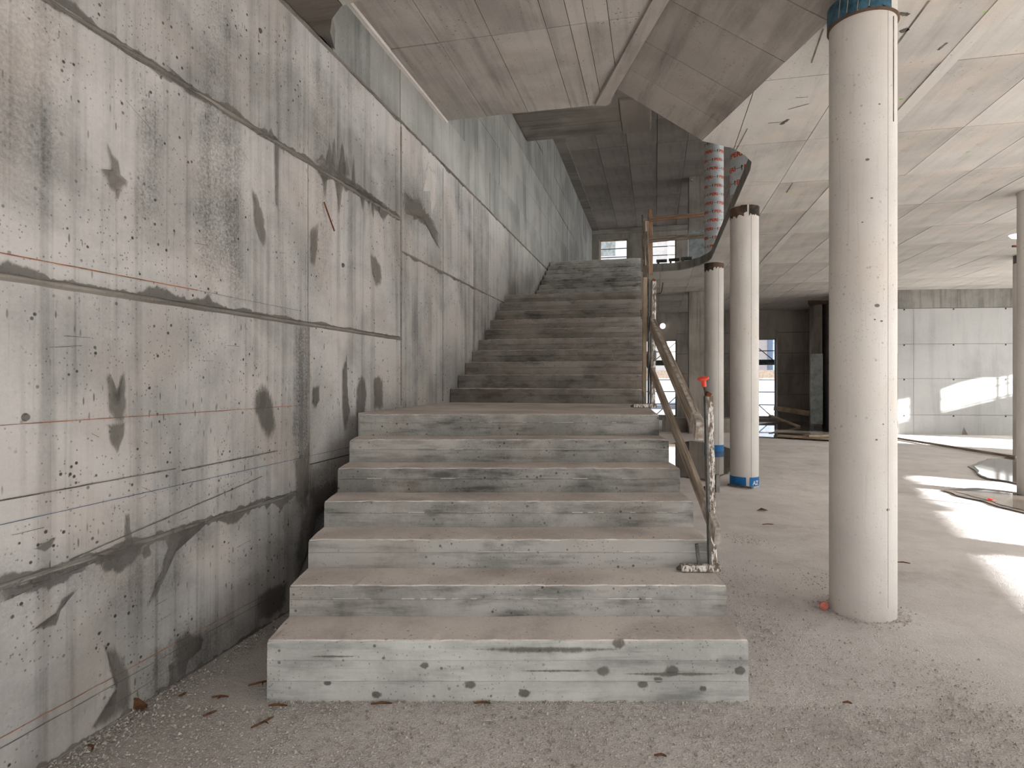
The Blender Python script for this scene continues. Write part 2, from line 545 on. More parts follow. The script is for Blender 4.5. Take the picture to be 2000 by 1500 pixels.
def mk_lamp():
    t = NT('lit_opal_globe')
    t.p.inputs['Emission Color'].default_value = (1, 0.97, 0.92, 1)
    t.p.inputs['Emission Strength'].default_value = 2.2
    return t.done((0.9, 0.9, 0.88, 1), 0.4)


M['globe'] = mk_lamp()

# ------------------------------------------------------------------ THE SETTING
ZS = 4.07        # underside of the upper floor slab
ZF2 = 4.26       # top of it

# floor: one slab, gently uneven where it is close
def build_floor():
    mb = MB()
    nx, ny = 110, 110
    xs = [-8 + 28 * i / nx for i in range(nx + 1)]
    ys = [-8 + 44 * (j / ny) for j in range(ny + 1)]
    vv = [(x, y, 0.010 * (noise.noise(Vector((x * 0.6, y * 0.6, 0))) + 0.4 * noise.noise(Vector((x * 2, y * 2, 3)))) - 0.006) for y in ys for x in xs]
    ff = [(j * (nx + 1) + i, j * (nx + 1) + i + 1, (j + 1) * (nx + 1) + i + 1, (j + 1) * (nx + 1) + i) for j in range(ny) for i in range(nx)]
    mb.add(vv, ff)
    mb.box(-8, 20, -8, 26, -0.4, -0.05)
    return tag(mb.build('floor', M['floor'], smooth=True), kind='structure')


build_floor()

# left wall, in its own frame (a along, b out, z up); panels cast in forms stand 5 cm proud of the core
wl = MB()
wl.box(-4.2, 24.6, 0.045, 0.40, -0.05, 7.6)
wall_left = tag(wl.build('wall_left', M['joint'], matrix=WM), kind='structure')


def panel_box(name, parent, mat, a0, a1, b0, b1, z0, z1, gap=0.004, bevel=0.0):
    mb = MB().box(a0 + gap, a1 - gap, -b0, -b1, z0 + gap, z1 - gap)
    return mb.build(name, mat, parent, bevel=bevel)


lowp = []
for a0, a1 in ((-4.2, -0.6), (-0.6, 4.43)):
    lowp += [(a0, a1, -0.05, 0.78), (a0, a1, 0.78, 1.947), (a0, a1, 1.947, 3.096), (a0, a1, 3.096, 4.05)]
lowp += [(4.43, 6.04, -0.05, 0.95), (4.43, 6.04, 0.95, 1.947), (4.43, 6.04, 1.947, 3.096), (4.43, 6.04, 3.096, 4.05)]
for a0, a1 in ((6.04, 7.23), (7.23, 8.46), (8.46, 9.18), (9.18, 10.5), (10.5, 11.6), (11.6, 13.0)):
    lowp += [(a0, a1, 0.6, 2.8), (a0, a1, 2.8, 4.05)]
lowp += [(6.04, 7.23, -0.05, 0.6)]
lowp += [(13.0, 14.4, 2.8, 4.05), (14.4, 16.5, 3.0, 4.05)]
for i, (a0, a1, z0, z1) in enumerate(lowp):
    dp = random.uniform(-0.004, 0.003)
    panel_box('wall_panel', wall_left, M['wall'], a0, a1, -0.05, dp, z0, z1)
rows = [4.05, 4.62, 5.2, 5.8, 6.5, 7.45]
for r in range(5):
    a = 4.75 if r == 0 else 2.0 + 0.5 * (r % 2)
    while a < 24.3:
        wdt = random.choice((1.25, 1.25, 2.5, 1.8, 0.75))
        a1 = min(a + wdt, 24.35)
        if a1 - a > 0.05:
            panel_box('wall_panel', wall_left, M['wall_up'], a, a1, -0.05, random.uniform(-0.006, 0.004) + (0.012 if r == 0 else 0.0), rows[r], rows[r + 1])
        a = a1


def ridge(a0, a1, z, h, d, name='joint_ridge', mat='joint', n=None, jag=0.35):
    """a raised seam of squeezed-out mortar along a form joint"""
    n = n or max(6, int((a1 - a0) / 0.06))
    mb = MB()
    vv = []
    for i in range(n + 1):
        a = a0 + (a1 - a0) * i / n
        k = 1 + jag * noise.noise(Vector((a * 6, z * 3, 0)))
        k2 = 1 + jag * 1.6 * noise.noise(Vector((a * 9, z * 3, 5)))
        vv += [(a, 0.002, z - h * k), (a, -d * k, z - h * 0.35), (a, -d * k2, z + h * 0.35), (a, 0.002, z + h * k2)]
    ff = []
    for i in range(n):
        for j in range(3):
            p = i * 4 + j
            ff.append((p, p + 4, p + 5, p + 1))
    mb.add(vv, ff)
    return mb.build(name, M[mat], wall_left)


ridge(-4, 6.04, 1.947, 0.016, 0.014)
ridge(-4, 6.04, 3.096, 0.015, 0.010, jag=0.8)
ridge(-4, 4.5, 0.78, 0.010, 0.005, jag=1.2)
ridge(2.0, 24.0, 4.05, 0.016, 0.012)
ridge(6.04, 12.0, 2.80, 0.010, 0.006)
ridge(4.6, 12.0, 4.60, 0.008, 0.005)


def vridge(a, z0, z1, w=0.012, d=0.008):
    n = int((z1 - z0) / 0.05)
    mb = MB()
    vv = []
    for i in range(n + 1):
        z = z0 + (z1 - z0) * i / n
        k = 1 + 0.6 * noise.noise(Vector((a * 3, z * 9, 2)))
        vv += [(a - w * k, 0.002, z), (a - w * 0.3, -d * k, z), (a + w * 0.3, -d, z), (a + w * k, 0.002, z)]
    ff = [(i * 4 + j, i * 4 + j + 1, i * 4 + j + 5, i * 4 + j + 4) for i in range(n) for j in range(3)]
    mb.add(vv, ff)
    return mb.build('joint_ridge', M['joint'], wall_left)


vridge(4.43, 0.6, 1.94)
vridge(6.04, 1.3, 4.0)
vridge(7.23, 1.3, 4.0, 0.008, 0.005)
vridge(9.18, 2.0, 4.0, 0.008, 0.005)


def wall_px(x, y):
    a = 3001.6 / (1280.0 - x)
    return a, EYE - (y - HOR) * (0.9732 * a) / FPX


def blob(pts, name='mortar_patch', mat='patch', thick=0.004, jit=0.010, seed=0):
    """an irregular smear of mortar on the wall; outline given as (a, z) metres"""
    out = []
    k = len(pts)
    for i in range(k):
        p, q = pts[i], pts[(i + 1) % k]
        L = math.hypot(q[0] - p[0], q[1] - p[1])
        n = max(1, int(L / 0.02))
        for j in range(n):
            t = j / n
            a, z = p[0] + (q[0] - p[0]) * t, p[1] + (q[1] - p[1]) * t
            out.append((a + jit * noise.noise(Vector((a * 26, z * 26, seed))), z + jit * 1.6 * noise.noise(Vector((a * 26, z * 26, seed + 9)))))
    n = len(out)
    ca, cz = sum(p[0] for p in out) / n, sum(p[1] for p in out) / n
    mb = MB()
    vv, ed = [], []
    for s_, e_, y_ in ((1.30, 0.0, 0.0045), (1.0, 0.38, 0.0045 + thick * .4), (0.62, 0.85, 0.0045 + thick)):
        for a, z in out:
            vv.append((ca + (a - ca) * s_, -y_, cz + (z - cz) * s_))
            ed.append(e_)
    vv.append((ca, -0.0045 - thick, cz))
    ed.append(0.95)
    ff = [(r_ * n + i, (r_ + 1) * n + i, (r_ + 1) * n + (i + 1) % n, r_ * n + (i + 1) % n) for r_ in range(2) for i in range(n)]
    ff += [(2 * n + i, 3 * n, 2 * n + (i + 1) % n) for i in range(n)]
    mb.add(vv, ff)
    o = mb.build(name, M[mat + '_f'], wall_left)
    at = o.data.attributes.new('edge', 'FLOAT', 'POINT')
    at.data.foreach_set('value', ed)
    return o


def blob_px(pp, **kw):
    return blob([wall_px(x, y) for x, y in pp], **kw)


# smears, cone-hole repairs and drips as they sit on the wall
blob_px([(210, 735), (216, 735), (217, 778), (222, 790), (234, 785), (236, 730), (242, 732), (244, 800), (236, 822), (222, 818), (212, 800)], seed=1, mat='patch_dark')
blob_px([(210, 830), (240, 828), (240, 850), (228, 882), (218, 866)], seed=2)
blob_px([(500, 765), (512, 756), (524, 764), (531, 790), (535, 830), (528, 850), (516, 846), (502, 812), (497, 788)], seed=3)
blob_px([(508, 772), (516, 768), (519, 790), (512, 806), (505, 796)], seed=4, mat='patch_dark', thick=0.006)
blob_px([(207, 283), (216, 296), (230, 322), (234, 345), (246, 352), (240, 366), (226, 372), (214, 366), (206, 340), (196, 330), (214, 334), (218, 318)], seed=5)
blob_px([(224, 368), (232, 368), (230, 390), (226, 386)], seed=6)
blob_px([(206, 1270), (224, 1270), (240, 1290), (250, 1325), (250, 1375), (225, 1398), (178, 1420), (200, 1402), (222, 1385), (226, 1330), (218, 1295)], seed=7)
blob_px([(244, 1012), (250, 1012), (258, 1066), (244, 1072)], seed=8, mat='patch_dark')
blob_px([(344, 1255), (360, 1232), (396, 1246), (390, 1270), (368, 1290), (360, 1314), (345, 1322)], seed=9, mat='patch_dark')
blob_px([(328, 1298), (338, 1296), (340, 1328), (330, 1334)], seed=10, mat='patch_dark')
blob_px([(504, 1164), (524, 1150), (556, 1140), (552, 1186), (524, 1204), (504, 1210)], seed=11, mat='patch_dark')
blob_px([(610, 758), (622, 754), (622, 780), (616, 795), (608, 788)], seed=12, mat='patch_dark')
blob_px([(668, 720), (676, 700), (678, 770), (682, 806), (672, 840), (668, 800)], seed=13, mat='patch_dark')
blob_px([(696, 758), (706, 734), (712, 745), (714, 770), (710, 810), (696, 812)], seed=14)
blob_px([(730, 746), (738, 735), (746, 742), (747, 790), (742, 800), (730, 798)], seed=15)
blob_px([(724, 500), (730, 500), (742, 520), (744, 545), (736, 560), (728, 540)], seed=16)
blob_px([(492, 372), (500, 382), (514, 430), (518, 470), (510, 474), (498, 440)], seed=17)
blob_px([(606, 456), (620, 440), (618, 490), (612, 520), (606, 510)], seed=18)
blob_px([(536, 280), (543, 282), (541, 405), (538, 400)], seed=19, mat='patch_dark', jit=0.006)
# grout runs on the long seam
for i, (x, y0, y1, w) in enumerate(((628, 315, 300, 8), (643, 322, 280, 9), (652, 330, 268, 6), (668, 338, 276, 9), (676, 342, 300, 6), (634, 330, 390, 7), (662, 345, 418, 9), (690, 360, 300, 3),
                                    (708, 372, 410, 8), (720, 378, 405, 6), (728, 384, 430, 5), (740, 392, 415, 6), (514, 262, 248, 14), (528, 270, 252, 12))):
    blob_px([(x - w, y0), (x - w * 0.4, (y0 + y1) / 2), (x, y1), (x + w * 0.4, (y0 + y1) / 2), (x + w, y0 + w * 0.5)], seed=20 + i, mat='patch_dark' if i % 2 else 'patch', jit=0.006, name='grout_run')
blob_px([(620, 318), (650, 330), (700, 362), (740, 392), (775, 418), (776, 424), (738, 402), (690, 372), (640, 342)], seed=41, mat='patch_dark', name='grout_run')
blob_px([(330, 130), (345, 150), (380, 175), (430, 205), (432, 212), (380, 190), (336, 158)], seed=42, mat='patch', name='grout_run')
# ragged dark crust above the middle seam
def crust(a0, a1, z, hmax, seed, up=1.0, name='mortar_crust', mat='patch_dark', thr=-0.1):
    n = int((a1 - a0) / 0.012)
    vv, ed = [], []
    for i in range(n + 1):
        a = a0 + (a1 - a0) * i / n
        h = max(0.0, noise.noise(Vector((a * 4.0, seed, 0))) - thr) + 0.5 * max(0.0, noise.noise(Vector((a * 15, seed, 4)))) + 0.25 * max(0, noise.noise(Vector((a * 45, seed, 8))))
        h = 0.008 + hmax * h
        vv += [(a, -0.005, z), (a, -0.0065, z + up * h * 0.55), (a, -0.005, z + up * h)]
        ed += [1.0, 0.7, 0.05]
    mb = MB().add(vv, [(i * 3 + k, i * 3 + k + 1, i * 3 + k + 4, i * 3 + k + 3) for i in range(n) for k in range(2)])
    o = mb.build(name, M[mat + '_f'], wall_left)
    o.data.attributes.new('edge', 'FLOAT', 'POINT').data.foreach_set('value', ed)
    return o


crust(1.6, 3.8, 1.958, 0.10, 3.1)
crust(3.8, 6.0, 1.958, 0.03, 5.1, mat='patch')
crust(1.6, 6.0, 3.106, 0.06, 9.1, mat='patch', thr=0.0)
crust(4.55, 6.0, 3.090, 0.16, 12.1, up=-1.0, mat='patch', thr=0.05)
crust(2.0, 4.4, 3.088, 0.05, 15.1, up=-1.0, mat='patch', thr=0.1)
crust(1.4, 4.4, 0.772, 0.14, 21.1, up=-1.0, mat='patch', thr=0.0)
crust(1.4, 4.4, 0.788, 0.07, 24.1, mat='patch_dark', thr=0.05)
crust(1.4, 4.4, 0.0, 0.09, 27.1, mat='patch', thr=0.0)
crust(5.0, 12.0, 4.04, 0.05, 33.1, up=-1.0, mat='patch', thr=0.0)
crust(6.1, 9.1, 2.79, 0.05, 36.1, up=-1.0, mat='patch', thr=0.0)
# damp crust below the low seam
for i, pp in enumerate(([(0, 1160), (80, 1128), (150, 1108), (190, 1092), (150, 1118), (95, 1150), (40, 1158), (0, 1176)], [(96, 1218), (120, 1170), (146, 1155), (120, 1190), (106, 1222), (60, 1236)],
                        [(190, 1085), (250, 1062), (280, 1058), (270, 1090), (225, 1120), (200, 1112)], [(276, 1066), (290, 1062), (292, 1086), (280, 1092)], [(330, 1046), (400, 1020), (350, 1050), (300, 1170), (290, 1172), (318, 1110)],
                        [(80, 1056), (108, 1046), (98, 1068), (84, 1076), (64, 1072)])):
    blob_px(pp, seed=70 + i, mat='patch' if i % 2 else 'patch_dark', jit=0.016, name='mortar_crust')
blob([(6.12, 3.22), (6.12, 3.36), (6.5, 3.40), (6.9, 3.30), (7.05, 3.2), (7.05, 3.08), (6.7, 3.20)], seed=80, mat='patch', jit=0.03)
blob([(6.6, 3.55), (6.75, 3.9), (6.95, 3.85), (7.0, 3.5), (6.85, 3.35), (6.8, 3.6)], seed=81, mat='chip')
blob_px([(577, 905), (602, 870), (604, 960), (590, 985), (577, 975)], seed=82, mat='patch')
blob_px([(602, 958), (655, 940), (650, 975), (604, 985), (598, 1080), (576, 1130), (574, 1080), (590, 1010)], seed=83, mat='patch_dark', thick=0.03, jit=0.02)


def line(a0, a1, z0, z1, mat, w=0.003, name='chalk_line'):
    n = 40
    mb = MB()
    vv = []
    for i in range(n + 1):
        t = i / n
        a, z = a0 + (a1 - a0) * t, z0 + (z1 - z0) * t + 0.002 * noise.noise(Vector((t * 40, z0 * 7, 1)))
        k = w * (0.7 + 0.5 * noise.noise(Vector((t * 30, z0, 4))))
        vv += [(a, -0.0052, z - k), (a, -0.0052, z + k)]
    mb.add(vv, [(i * 2, i * 2 + 2, i * 2 + 3, i * 2 + 1) for i in range(n)])
    return mb.build(name, M[mat], wall_left)


line(1.0, 3.35, 2.03, 2.036, 'orange_chalk')
line(3.35, 4.3, 2.036, 2.03, 'pencil', 0.0014)
line(1.0, 4.3, 1.392, 1.376, 'orange_chalk', 0.0022)
line(1.0, 3.2, 1.108, 1.100, 'pencil', 0.004, 'scratch')
line(3.24, 4.06, 1.085, 1.092, 'pencil', 0.005, 'scratch')
line(1.0, 5.2, 1.012, 1.012, 'blue_chalk', 0.0018)
line(2.62, 3.9, 0.80, 0.95, 'pencil', 0.003, 'scratch')
line(1.0, 3.9, 0.222, 0.20, 'orange_chalk', 0.002)
line(1.0, 3.95, 0.18, 0.165, 'pencil', 0.002, 'scratch')
line(2.8, 3.3, 0.08, 0.09, 'pencil', 0.002, 'scratch')
for i in range(34):                                   # thin rub marks
    x, y = random.uniform(10, 570), random.uniform(30, 1300)
    a, z = wall_px(x, y)
    L = random.uniform(0.03, 0.16)
    if 0.05 < z < 3.9:
        an = random.choice((0.0, 0.1, -0.5, 1.4, 1.57, 1.57))
        line(a, a + L * math.cos(an), z, z + L * math.sin(an), 'pencil', 0.0014, 'scratch')
for i, (z0, z1) in enumerate(((1.96, 3.08), (3.11, 4.03))):   # fine upright form marks
    for k in range(46):
        a = 2.0 + k * 0.088 + random.uniform(-0.03, 0.03)
        zz = random.uniform(z0, z1 - 0.15)
        L = random.uniform(0.1, min(0.9, z1 - zz))
        line(a, a + random.uniform(-0.004, 0.004), zz, zz + L, 'pencil', random.uniform(0.0008, 0.002), 'form_mark')

nail = MB().bar((4.62, -0.01, 2.87), (4.70, -0.05, 2.67), 0.008, 0.008)
nail.build('bent_tie_wire', M['rust'], wall_left)
for x, y in ((508, 60), (670, 518), (50, 815)):
    a, z = wall_px(x, y)
    MB().tube([(a, 0.004, z), (a, -0.008, z)], [0.018, 0.012], 14).build('tie_hole_plug', M['patch_dark'], wall_left)

# back wall, square to the stair wall, with two windows up and two openings down
AB = 24.3


def b_of(x, a=AB):
    k = (x - 1000) / FPX
    Y = (a - 0.566) / (0.9732 + 0.2298 * k)
    X = k * Y
    return (X + 2.463) * 0.9732 - Y * 0.2298, Y


def bz(x, y):
    b, Y = b_of(x)
    return b, EYE - (y - HOR) * Y / FPX


w1a, w1b = b_of(1170)[0], b_of(1226)[0]
w2a, w2b = b_of(1258)[0], b_of(1321)[0]
w3a, w3b = b_of(1238)[0], b_of(1322)[0]
w4a, w4b = b_of(1432)[0], b_of(1518)[0]
wb_mb = MB()


def wall_with_holes(mb, a0, a1, b0, b1, z0, z1, holes):
    cuts = sorted({b0, b1, *[h[0] for h in holes], *[h[1] for h in holes]})
    for p, q in zip(cuts, cuts[1:]):
        mid = (p + q) / 2
        hs = sorted([h for h in holes if h[0] < mid < h[1]], key=lambda h: h[2])
        z = z0
        for h in hs:
            if h[2] > z: mb.box(a0, a1, -p, -q, z, h[2])
            z = h[3]
        if z1 > z: mb.box(a0, a1, -p, -q, z, z1)


wall_with_holes(wb_mb, AB, AB + 0.32, -0.4, 13.0, -0.05, ZS + 0.1, [(w3a, w3b, 0.12, 3.05), (w4a, w4b, 0.12, 3.05)])
wall_with_holes(wb_mb, AB, AB + 0.32, -0.4, 13.0, ZS + 0.1, 7.6, [(w1a, w1b, 4.75, 6.98), (w2a, w2b, 4.75, 7.02)])
wall_back = tag(wb_mb.build('wall_back', M['backwall'], matrix=WM), kind='structure')
for z in (1.0, 1.75, 2.5, 3.25):                       # form seams standing a touch proud
    for p, q in ((0.0, w3a), (w3b, w4a), (w4b, 12.5)):
        MB().box(AB - 0.012, AB + 0.01, -p, -q, z - 0.012, z + 0.012).build('joint_ridge', M['joint'], wall_back)
for i, (p, q, za, zb) in enumerate(((w1a, w1b, 4.75, 6.98), (w2a, w2b, 4.75, 7.02), (w3a, w3b, 0.12, 3.05), (w4a, w4b, 0.12, 3.05))):
    f = MB()
    f.box(AB + 0.2, AB + 0.26, -p, -p - 0.05, za, zb).box(AB + 0.2, AB + 0.26, -q, -q + 0.05, za, zb)
    f.box(AB + 0.2, AB + 0.26, -p - 0.05, -q + 0.05, zb - 0.05, zb).box(AB + 0.2, AB + 0.26, -p - 0.05, -q + 0.05, za, za + 0.06)
    tag(f.build('window_%d' % (i + 1), M['wood_pale'] if i < 2 else M['fascia'], matrix=WM), kind='structure')
t1 = MB().box(AB - 0.06, AB, 0, -12.5, 7.16, 7.32)
tag(t1.build('trim_1', M['beam'], matrix=WM), kind='structure')
t2 = MB().box(8, AB, 0, -0.28, 7.33, 7.36)
tag(t2.build('trim_2', M['beam'], matrix=WM), kind='structure')

# upper ceiling over stair and gallery, in form panels
cc = MB().box(6, AB + 0.3, 0.4, -14, 7.40, 7.7)
ceil_c = tag(cc.build('ceiling', M['joint'], matrix=WM), kind='structure')
PW, PL = 0.72, 1.44
pm_me = MB().box(0.006, PL - 0.006, -0.006, -PW + 0.006, 0, 0.045).mesh('ceiling_panel')
pm_me.materials.append(M['ceil_c'])
a = 10.2
while a < AB - 0.3:
    for k in range(9):
        o = link('ceiling_panel', pm_me, ceil_c, Matrix.Translation((a, -0.28 - k * PW, 7.362 + random.uniform(-0.003, 0.003))))
    a += PL

# main slab over the hall on the right: core with a stair void, panels under it
void = [W(4.8, 0.0, 0), W(4.55, 0.10, 0), W(4.40, 0.2, 0), W(4.28, 0.34, 0)]
void = [(p.x, p.y) for p in void] + [(-0.7, 3.90), (2.27, 3.75), (2.0, 6.4), (2.25, 6.52), (2.44, 6.64), (2.62, 6.82), (2.77, 7.02), (2.86, 7.29), (4.17, 12.7), (4.20, 12.99), (4.16, 13.46), (4.03, 13.80), (3.86, 14.08), (3.3, 14.34)]
e1 = W(15.2, 0.0, 0)
void.append((e1.x, e1.y))
far_l, far_r = W(AB + 0.2, 0.0, 0), W(AB + 0.2, 13.0, 0)
near_l = W(-4.05, 0.0, 0)
core = MB()
# the slab is laid out as strips between the outer edge and the void
right_edge = [v for v in void[4:19]]
def strip_poly():
    # right/near part: from the near left corner round the void's right side to the far wall
    outer = [(near_l.x, near_l.y), (6.7, -4.0), (17.3, 17.2), (17.3, 19.0), (far_r.x, far_r.y), (far_l.x, far_l.y), (e1.x, e1.y)]
    inner = list(reversed(void[:-1]))
    return outer + inner


def cap_faces(poly, z0, z1):
    from mathutils.geometry import tessellate_polygon
    tris = tessellate_polygon([[Vector((x, y, 0)) for x, y in poly]])
    n = len(poly)
    mb = MB()
    vv = [(x, y, z0) for x, y in poly] + [(x, y, z1) for x, y in poly]
    ff = []
    for t in tris:
        p, q, r_ = [Vector((poly[k][0], poly[k][1])) for k in t]
        up_ = (q - p).cross(r_ - p) > 0
        t = tuple(t)
        ff.append(t[::-1] if up_ else t)
        t = tuple(k + n for k in t)
        ff.append(t if up_ else t[::-1])
    ff += [(i, (i + 1) % n, n + (i + 1) % n, n + i) for i in range(n)]
    mb.add(vv, ff)
    for k in range(0, 2 * len(tris), 2):
        mb.m[k] = 1
    return mb.mesh('ceiling')


slab_me = cap_faces(strip_poly(), ZS + 0.012, ZF2)
slab_me.transform(WM.inverted())
slab_me.materials.append(M['fascia'])
slab_me.materials.append(M['patch_dark'])
ceil_r = tag(link('ceiling', slab_me, None, WM), kind='structure')


def inside(p, poly):
    x, y = p
    c = False
    n = len(poly)
    for i in range(n):
        x1, y1 = poly[i]
        x2, y2 = poly[(i + 1) % n]
        if (y1 > y) != (y2 > y) and x < (x2 - x1) * (y - y1) / (y2 - y1) + x1:
            c = not c
    return c


def clip(poly, axis, val, keep_less):
    out = []
    n = len(poly)
    for i in range(n):
        p, q = poly[i], poly[(i + 1) % n]
        ip = (p[axis] <= val) == keep_less or p[axis] == val
        iq = (q[axis] <= val) == keep_less or q[axis] == val
        if ip: out.append(p)
        if ip != iq:
            t = (val - p[axis]) / (q[axis] - p[axis])
            out.append((p[0] + (q[0] - p[0]) * t, p[1] + (q[1] - p[1]) * t))
    return out


WI = WM.inverted()
slab_ab = []
for x, y in strip_poly():
    q = WI @ Vector((x, y, 0))
    slab_ab.append((q.x, -q.y))
pr_me = MB().box(0.004, PL + 0.02 - 0.004, -0.004, -PW + 0.004, 0, 0.02).mesh('ceiling_panel')
pr_me.materials.append(M['ceil'])
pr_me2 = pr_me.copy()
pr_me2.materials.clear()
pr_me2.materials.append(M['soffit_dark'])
PLR = 1.46
B0 = 3.95 - PW
for ia in range(-7, 13):
    for ib in range(-5, 17):
        a0, b0 = 6.03 + ia * PLR, B0 + ib * PW
        # inside view range only
        c = W(a0 + 0.7, b0 + 0.36, 0)
        if c.y < -3.0 or c.x > 9.0 + 0.5 * c.y:
            continue
        if b0 > 12.6 or a0 > AB - 0.3:
            continue
        if ib in (6,) and ia % 2:
            pass
        cell = [(a0, b0), (a0 + PLR, b0), (a0 + PLR, b0 + PW), (a0, b0 + PW)]
        ins = [inside(p, slab_ab) for p in cell] + [inside((a0 + PLR * i / 5, b0 + PW * j / 4), slab_ab) for i in range(6) for j in range(5)]
        dz = random.uniform(-0.0025, 0.0025)
        if all(ins):
            link('ceiling_panel', pr_me if b0 > 0.3 else pr_me2, ceil_r, Matrix.Translation((a0, -b0, ZS + dz)))
        elif any(ins):
            poly = clip(clip(clip(clip(list(slab_ab), 0, a0 + 0.004, False), 0, a0 + PLR - 0.004, True), 1, b0 + 0.004, False), 1, b0 + PW - 0.004, True)
            if len(poly) > 2:
                mb = MB().prism([(p[0], -p[1]) for p in poly], ZS + dz, ZS + dz + 0.02)
                mb.build('ceiling_panel', M['ceil'] if b0 > 0.3 else M['soffit_dark'], ceil_r)
# a flush timber-form strip along one row of the soffit
sp = MB().box(4.0, 23, -4.60, -4.71, ZS - 0.008, ZS)
sp.build('form_strip', M['ceil'], ceil_r)

def soffit_mark(x0, y0, x1, y1, w, mat='pencil', name='soffit_mark'):
    p, q_ = WI @ on_z(x0, y0, ZS), WI @ on_z(x1, y1, ZS)
    d_ = (q_ - p).normalized()
    n_ = Vector((-d_.y, d_.x, 0)) * w
    vv = []
    for i in range(9):
        c_ = p.lerp(q_, i / 8)
        k = 0.5 + 0.5 * abs(noise.noise(Vector((i * .7, x0, y0))))
        vv += [(c_.x + n_.x * k, c_.y + n_.y * k, ZS - 0.004), (c_.x - n_.x * k, c_.y - n_.y * k, ZS - 0.004)]
    MB().add(vv, [(i * 2, i * 2 + 1, i * 2 + 3, i * 2 + 2) for i in range(8)]).build(name, M[mat], ceil_r)


for x0, y0, x1, y1, w_ in ((1608, 55, 1585, 122, 0.008), (1750, 88, 1815, 0, 0.012), (1554, 190, 1578, 189, 0.006), (1540, 213, 1580, 202, 0.010), (1500, 240, 1538, 237, 0.006), (1525, 243, 1540, 232, 0.03),
                           (1518, 355, 1470, 355, 0.004), (1548, 357, 1536, 376, 0.012), (1850, 82, 1832, 97, 0.018), (1755, 25, 1775, 28, 0.03), (1758, 62, 1775, 55, 0.04), (1460, 250, 1438, 292, 0.008)):
    soffit_mark(x0, y0, x1, y1, w_)
for x0, y0 in ((1890, 297), (1928, 294), (1760, 194), (1923, 23), (1516, 322), (1546, 375)):
    soffit_mark(x0 - 3, y0, x0 + 4, y0 - 1, 0.012, 'green', 'paint_dot')

# raised soffit above the first flight
def b_lim(a):
    return 1.93 + max(0.0, (6.93 - a)) * 0.372


ca = MB().prism([(3.0, 0.0), (3.0, -b_lim(3.0)), (6.93, -b_lim(6.93)), (7.27, -1.93), (7.27, 0.0)][::-1], 4.60, 4.9)
ceil_a = tag(ca.build('ceiling', M['joint'], matrix=WM), kind='structure')
for a0, a1 in ((3.02, 4.1), (4.1, 5.70), (5.70, 7.27)):
    b0 = 0.02
    for wdt in (0.50, 0.48, 0.49, 0.2, 0.14, 0.19, 0.5, 0.5):
        b1_ = b0 + wdt
        lo_, hi_ = min(b_lim(a0), b1_), min(b_lim(a1), b1_)
        if hi_ > b0 + 0.01:
            poly = [(a0, b0), (a1, b0), (a1, hi_), (a0, lo_)]
        elif lo_ > b0 + 0.01:
            ax = 6.93 - (b0 - 1.93) / 0.372
            poly = [(a0, b0), (ax, b0), (a0, lo_)]
        else:
            b0 = b1_
            continue
        if hi_ < b1_ - 0.01 and lo_ >= b1_ - 1e-6 and hi_ > b0 + 0.01:
            ax = 6.93 - (b1_ - 1.93) / 0.372
            poly = [(a0, b0), (a1, b0), (a1, hi_), (ax, b1_), (a0, b1_)]
        cx_, cy_ = sum(p[0] for p in poly) / len(poly), sum(p[1] for p in poly) / len(poly)
        poly = [(p[0] + (0.004 if p[0] < cx_ else -0.004), p[1] + (0.003 if p[1] < cy_ else -0.003)) for p in poly]
        dz = random.uniform(-0.004, 0.003)
        MB().prism([(p[0], -p[1]) for p in poly][::-1], 4.565 + dz, 4.605).build('ceiling_panel', M['ceil_a'], ceil_a)
        b0 = b1_
MB().box(3.0, 7.27, 0.01, -0.045, 4.535, 4.60).build('edge_fillet', M['chip'], ceil_a)
# stub of the curved slab edge at the wall: upstand between the slab and the raised soffit
crv = [WI @ Vector((x, y, 0)) for x, y in void[:5]]
up = MB()
vv = []
for p in crv: vv += [(p.x, p.y, ZS + 0.012), (p.x, p.y, 4.58)]
up.add(vv, [(i * 2, i * 2 + 2, i * 2 + 3, i * 2 + 1) for i in range(len(crv) - 1)])
up.add([(p.x - 0.25, p.y, z) for p in crv for z in (ZS + 0.012, 4.58)], [(i * 2, i * 2 + 1, i * 2 + 3, i * 2 + 2) for i in range(len(crv) - 1)])
up.build('curved_upstand', M['wall_up'], ceil_a, smooth=True)

# sloping soffit between the slab and the raised soffit, boarded across
pA, pB = Vector((2.27, 3.75, ZS)), Vector((2.0, 6.4, ZS))
pC, pD = Vector((1.03, 6.30, 4.60)), Vector((1.33, 3.85, 4.60))
slope_mb = MB()
upv = Vector((0.15, 0, 0.28))
slope_mb.add([pA + Vector((0, 0, .03)), pB + Vector((0, 0, .03)), pC + Vector((0, 0, .03)), pD + Vector((0, 0, .03)), pA + upv, pB + upv, pC + upv, pD + upv],
             [(0, 1, 2, 3), (7, 6, 5, 4), (0, 4, 5, 1), (1, 5, 6, 2), (2, 6, 7, 3), (3, 7, 4, 0)])
ceil_s = tag(slope_mb.build('ceiling', M['joint']), kind='structure')
cutp = [0.0, 0.19, 0.40, 0.64, 0.83, 1.0]
for i in range(5):
    t0, t1_ = cutp[i] + 0.002, cutp[i + 1] - 0.002
    q = [pA.lerp(pB, t0), pA.lerp(pB, t1_), pD.lerp(pC, t1_), pD.lerp(pC, t0)]
    up_ = Vector((0.01, 0, 0.03))
    dn = Vector((0, 0, random.uniform(-0.004, 0.002)))
    MB().add([p + dn for p in q] + [p + up_ for p in q], [(0, 1, 2, 3), (7, 6, 5, 4), (0, 4, 5, 1), (1, 5, 6, 2), (2, 6, 7, 3), (3, 7, 4, 0)]).build('soffit_board', M['beam'], ceil_s)
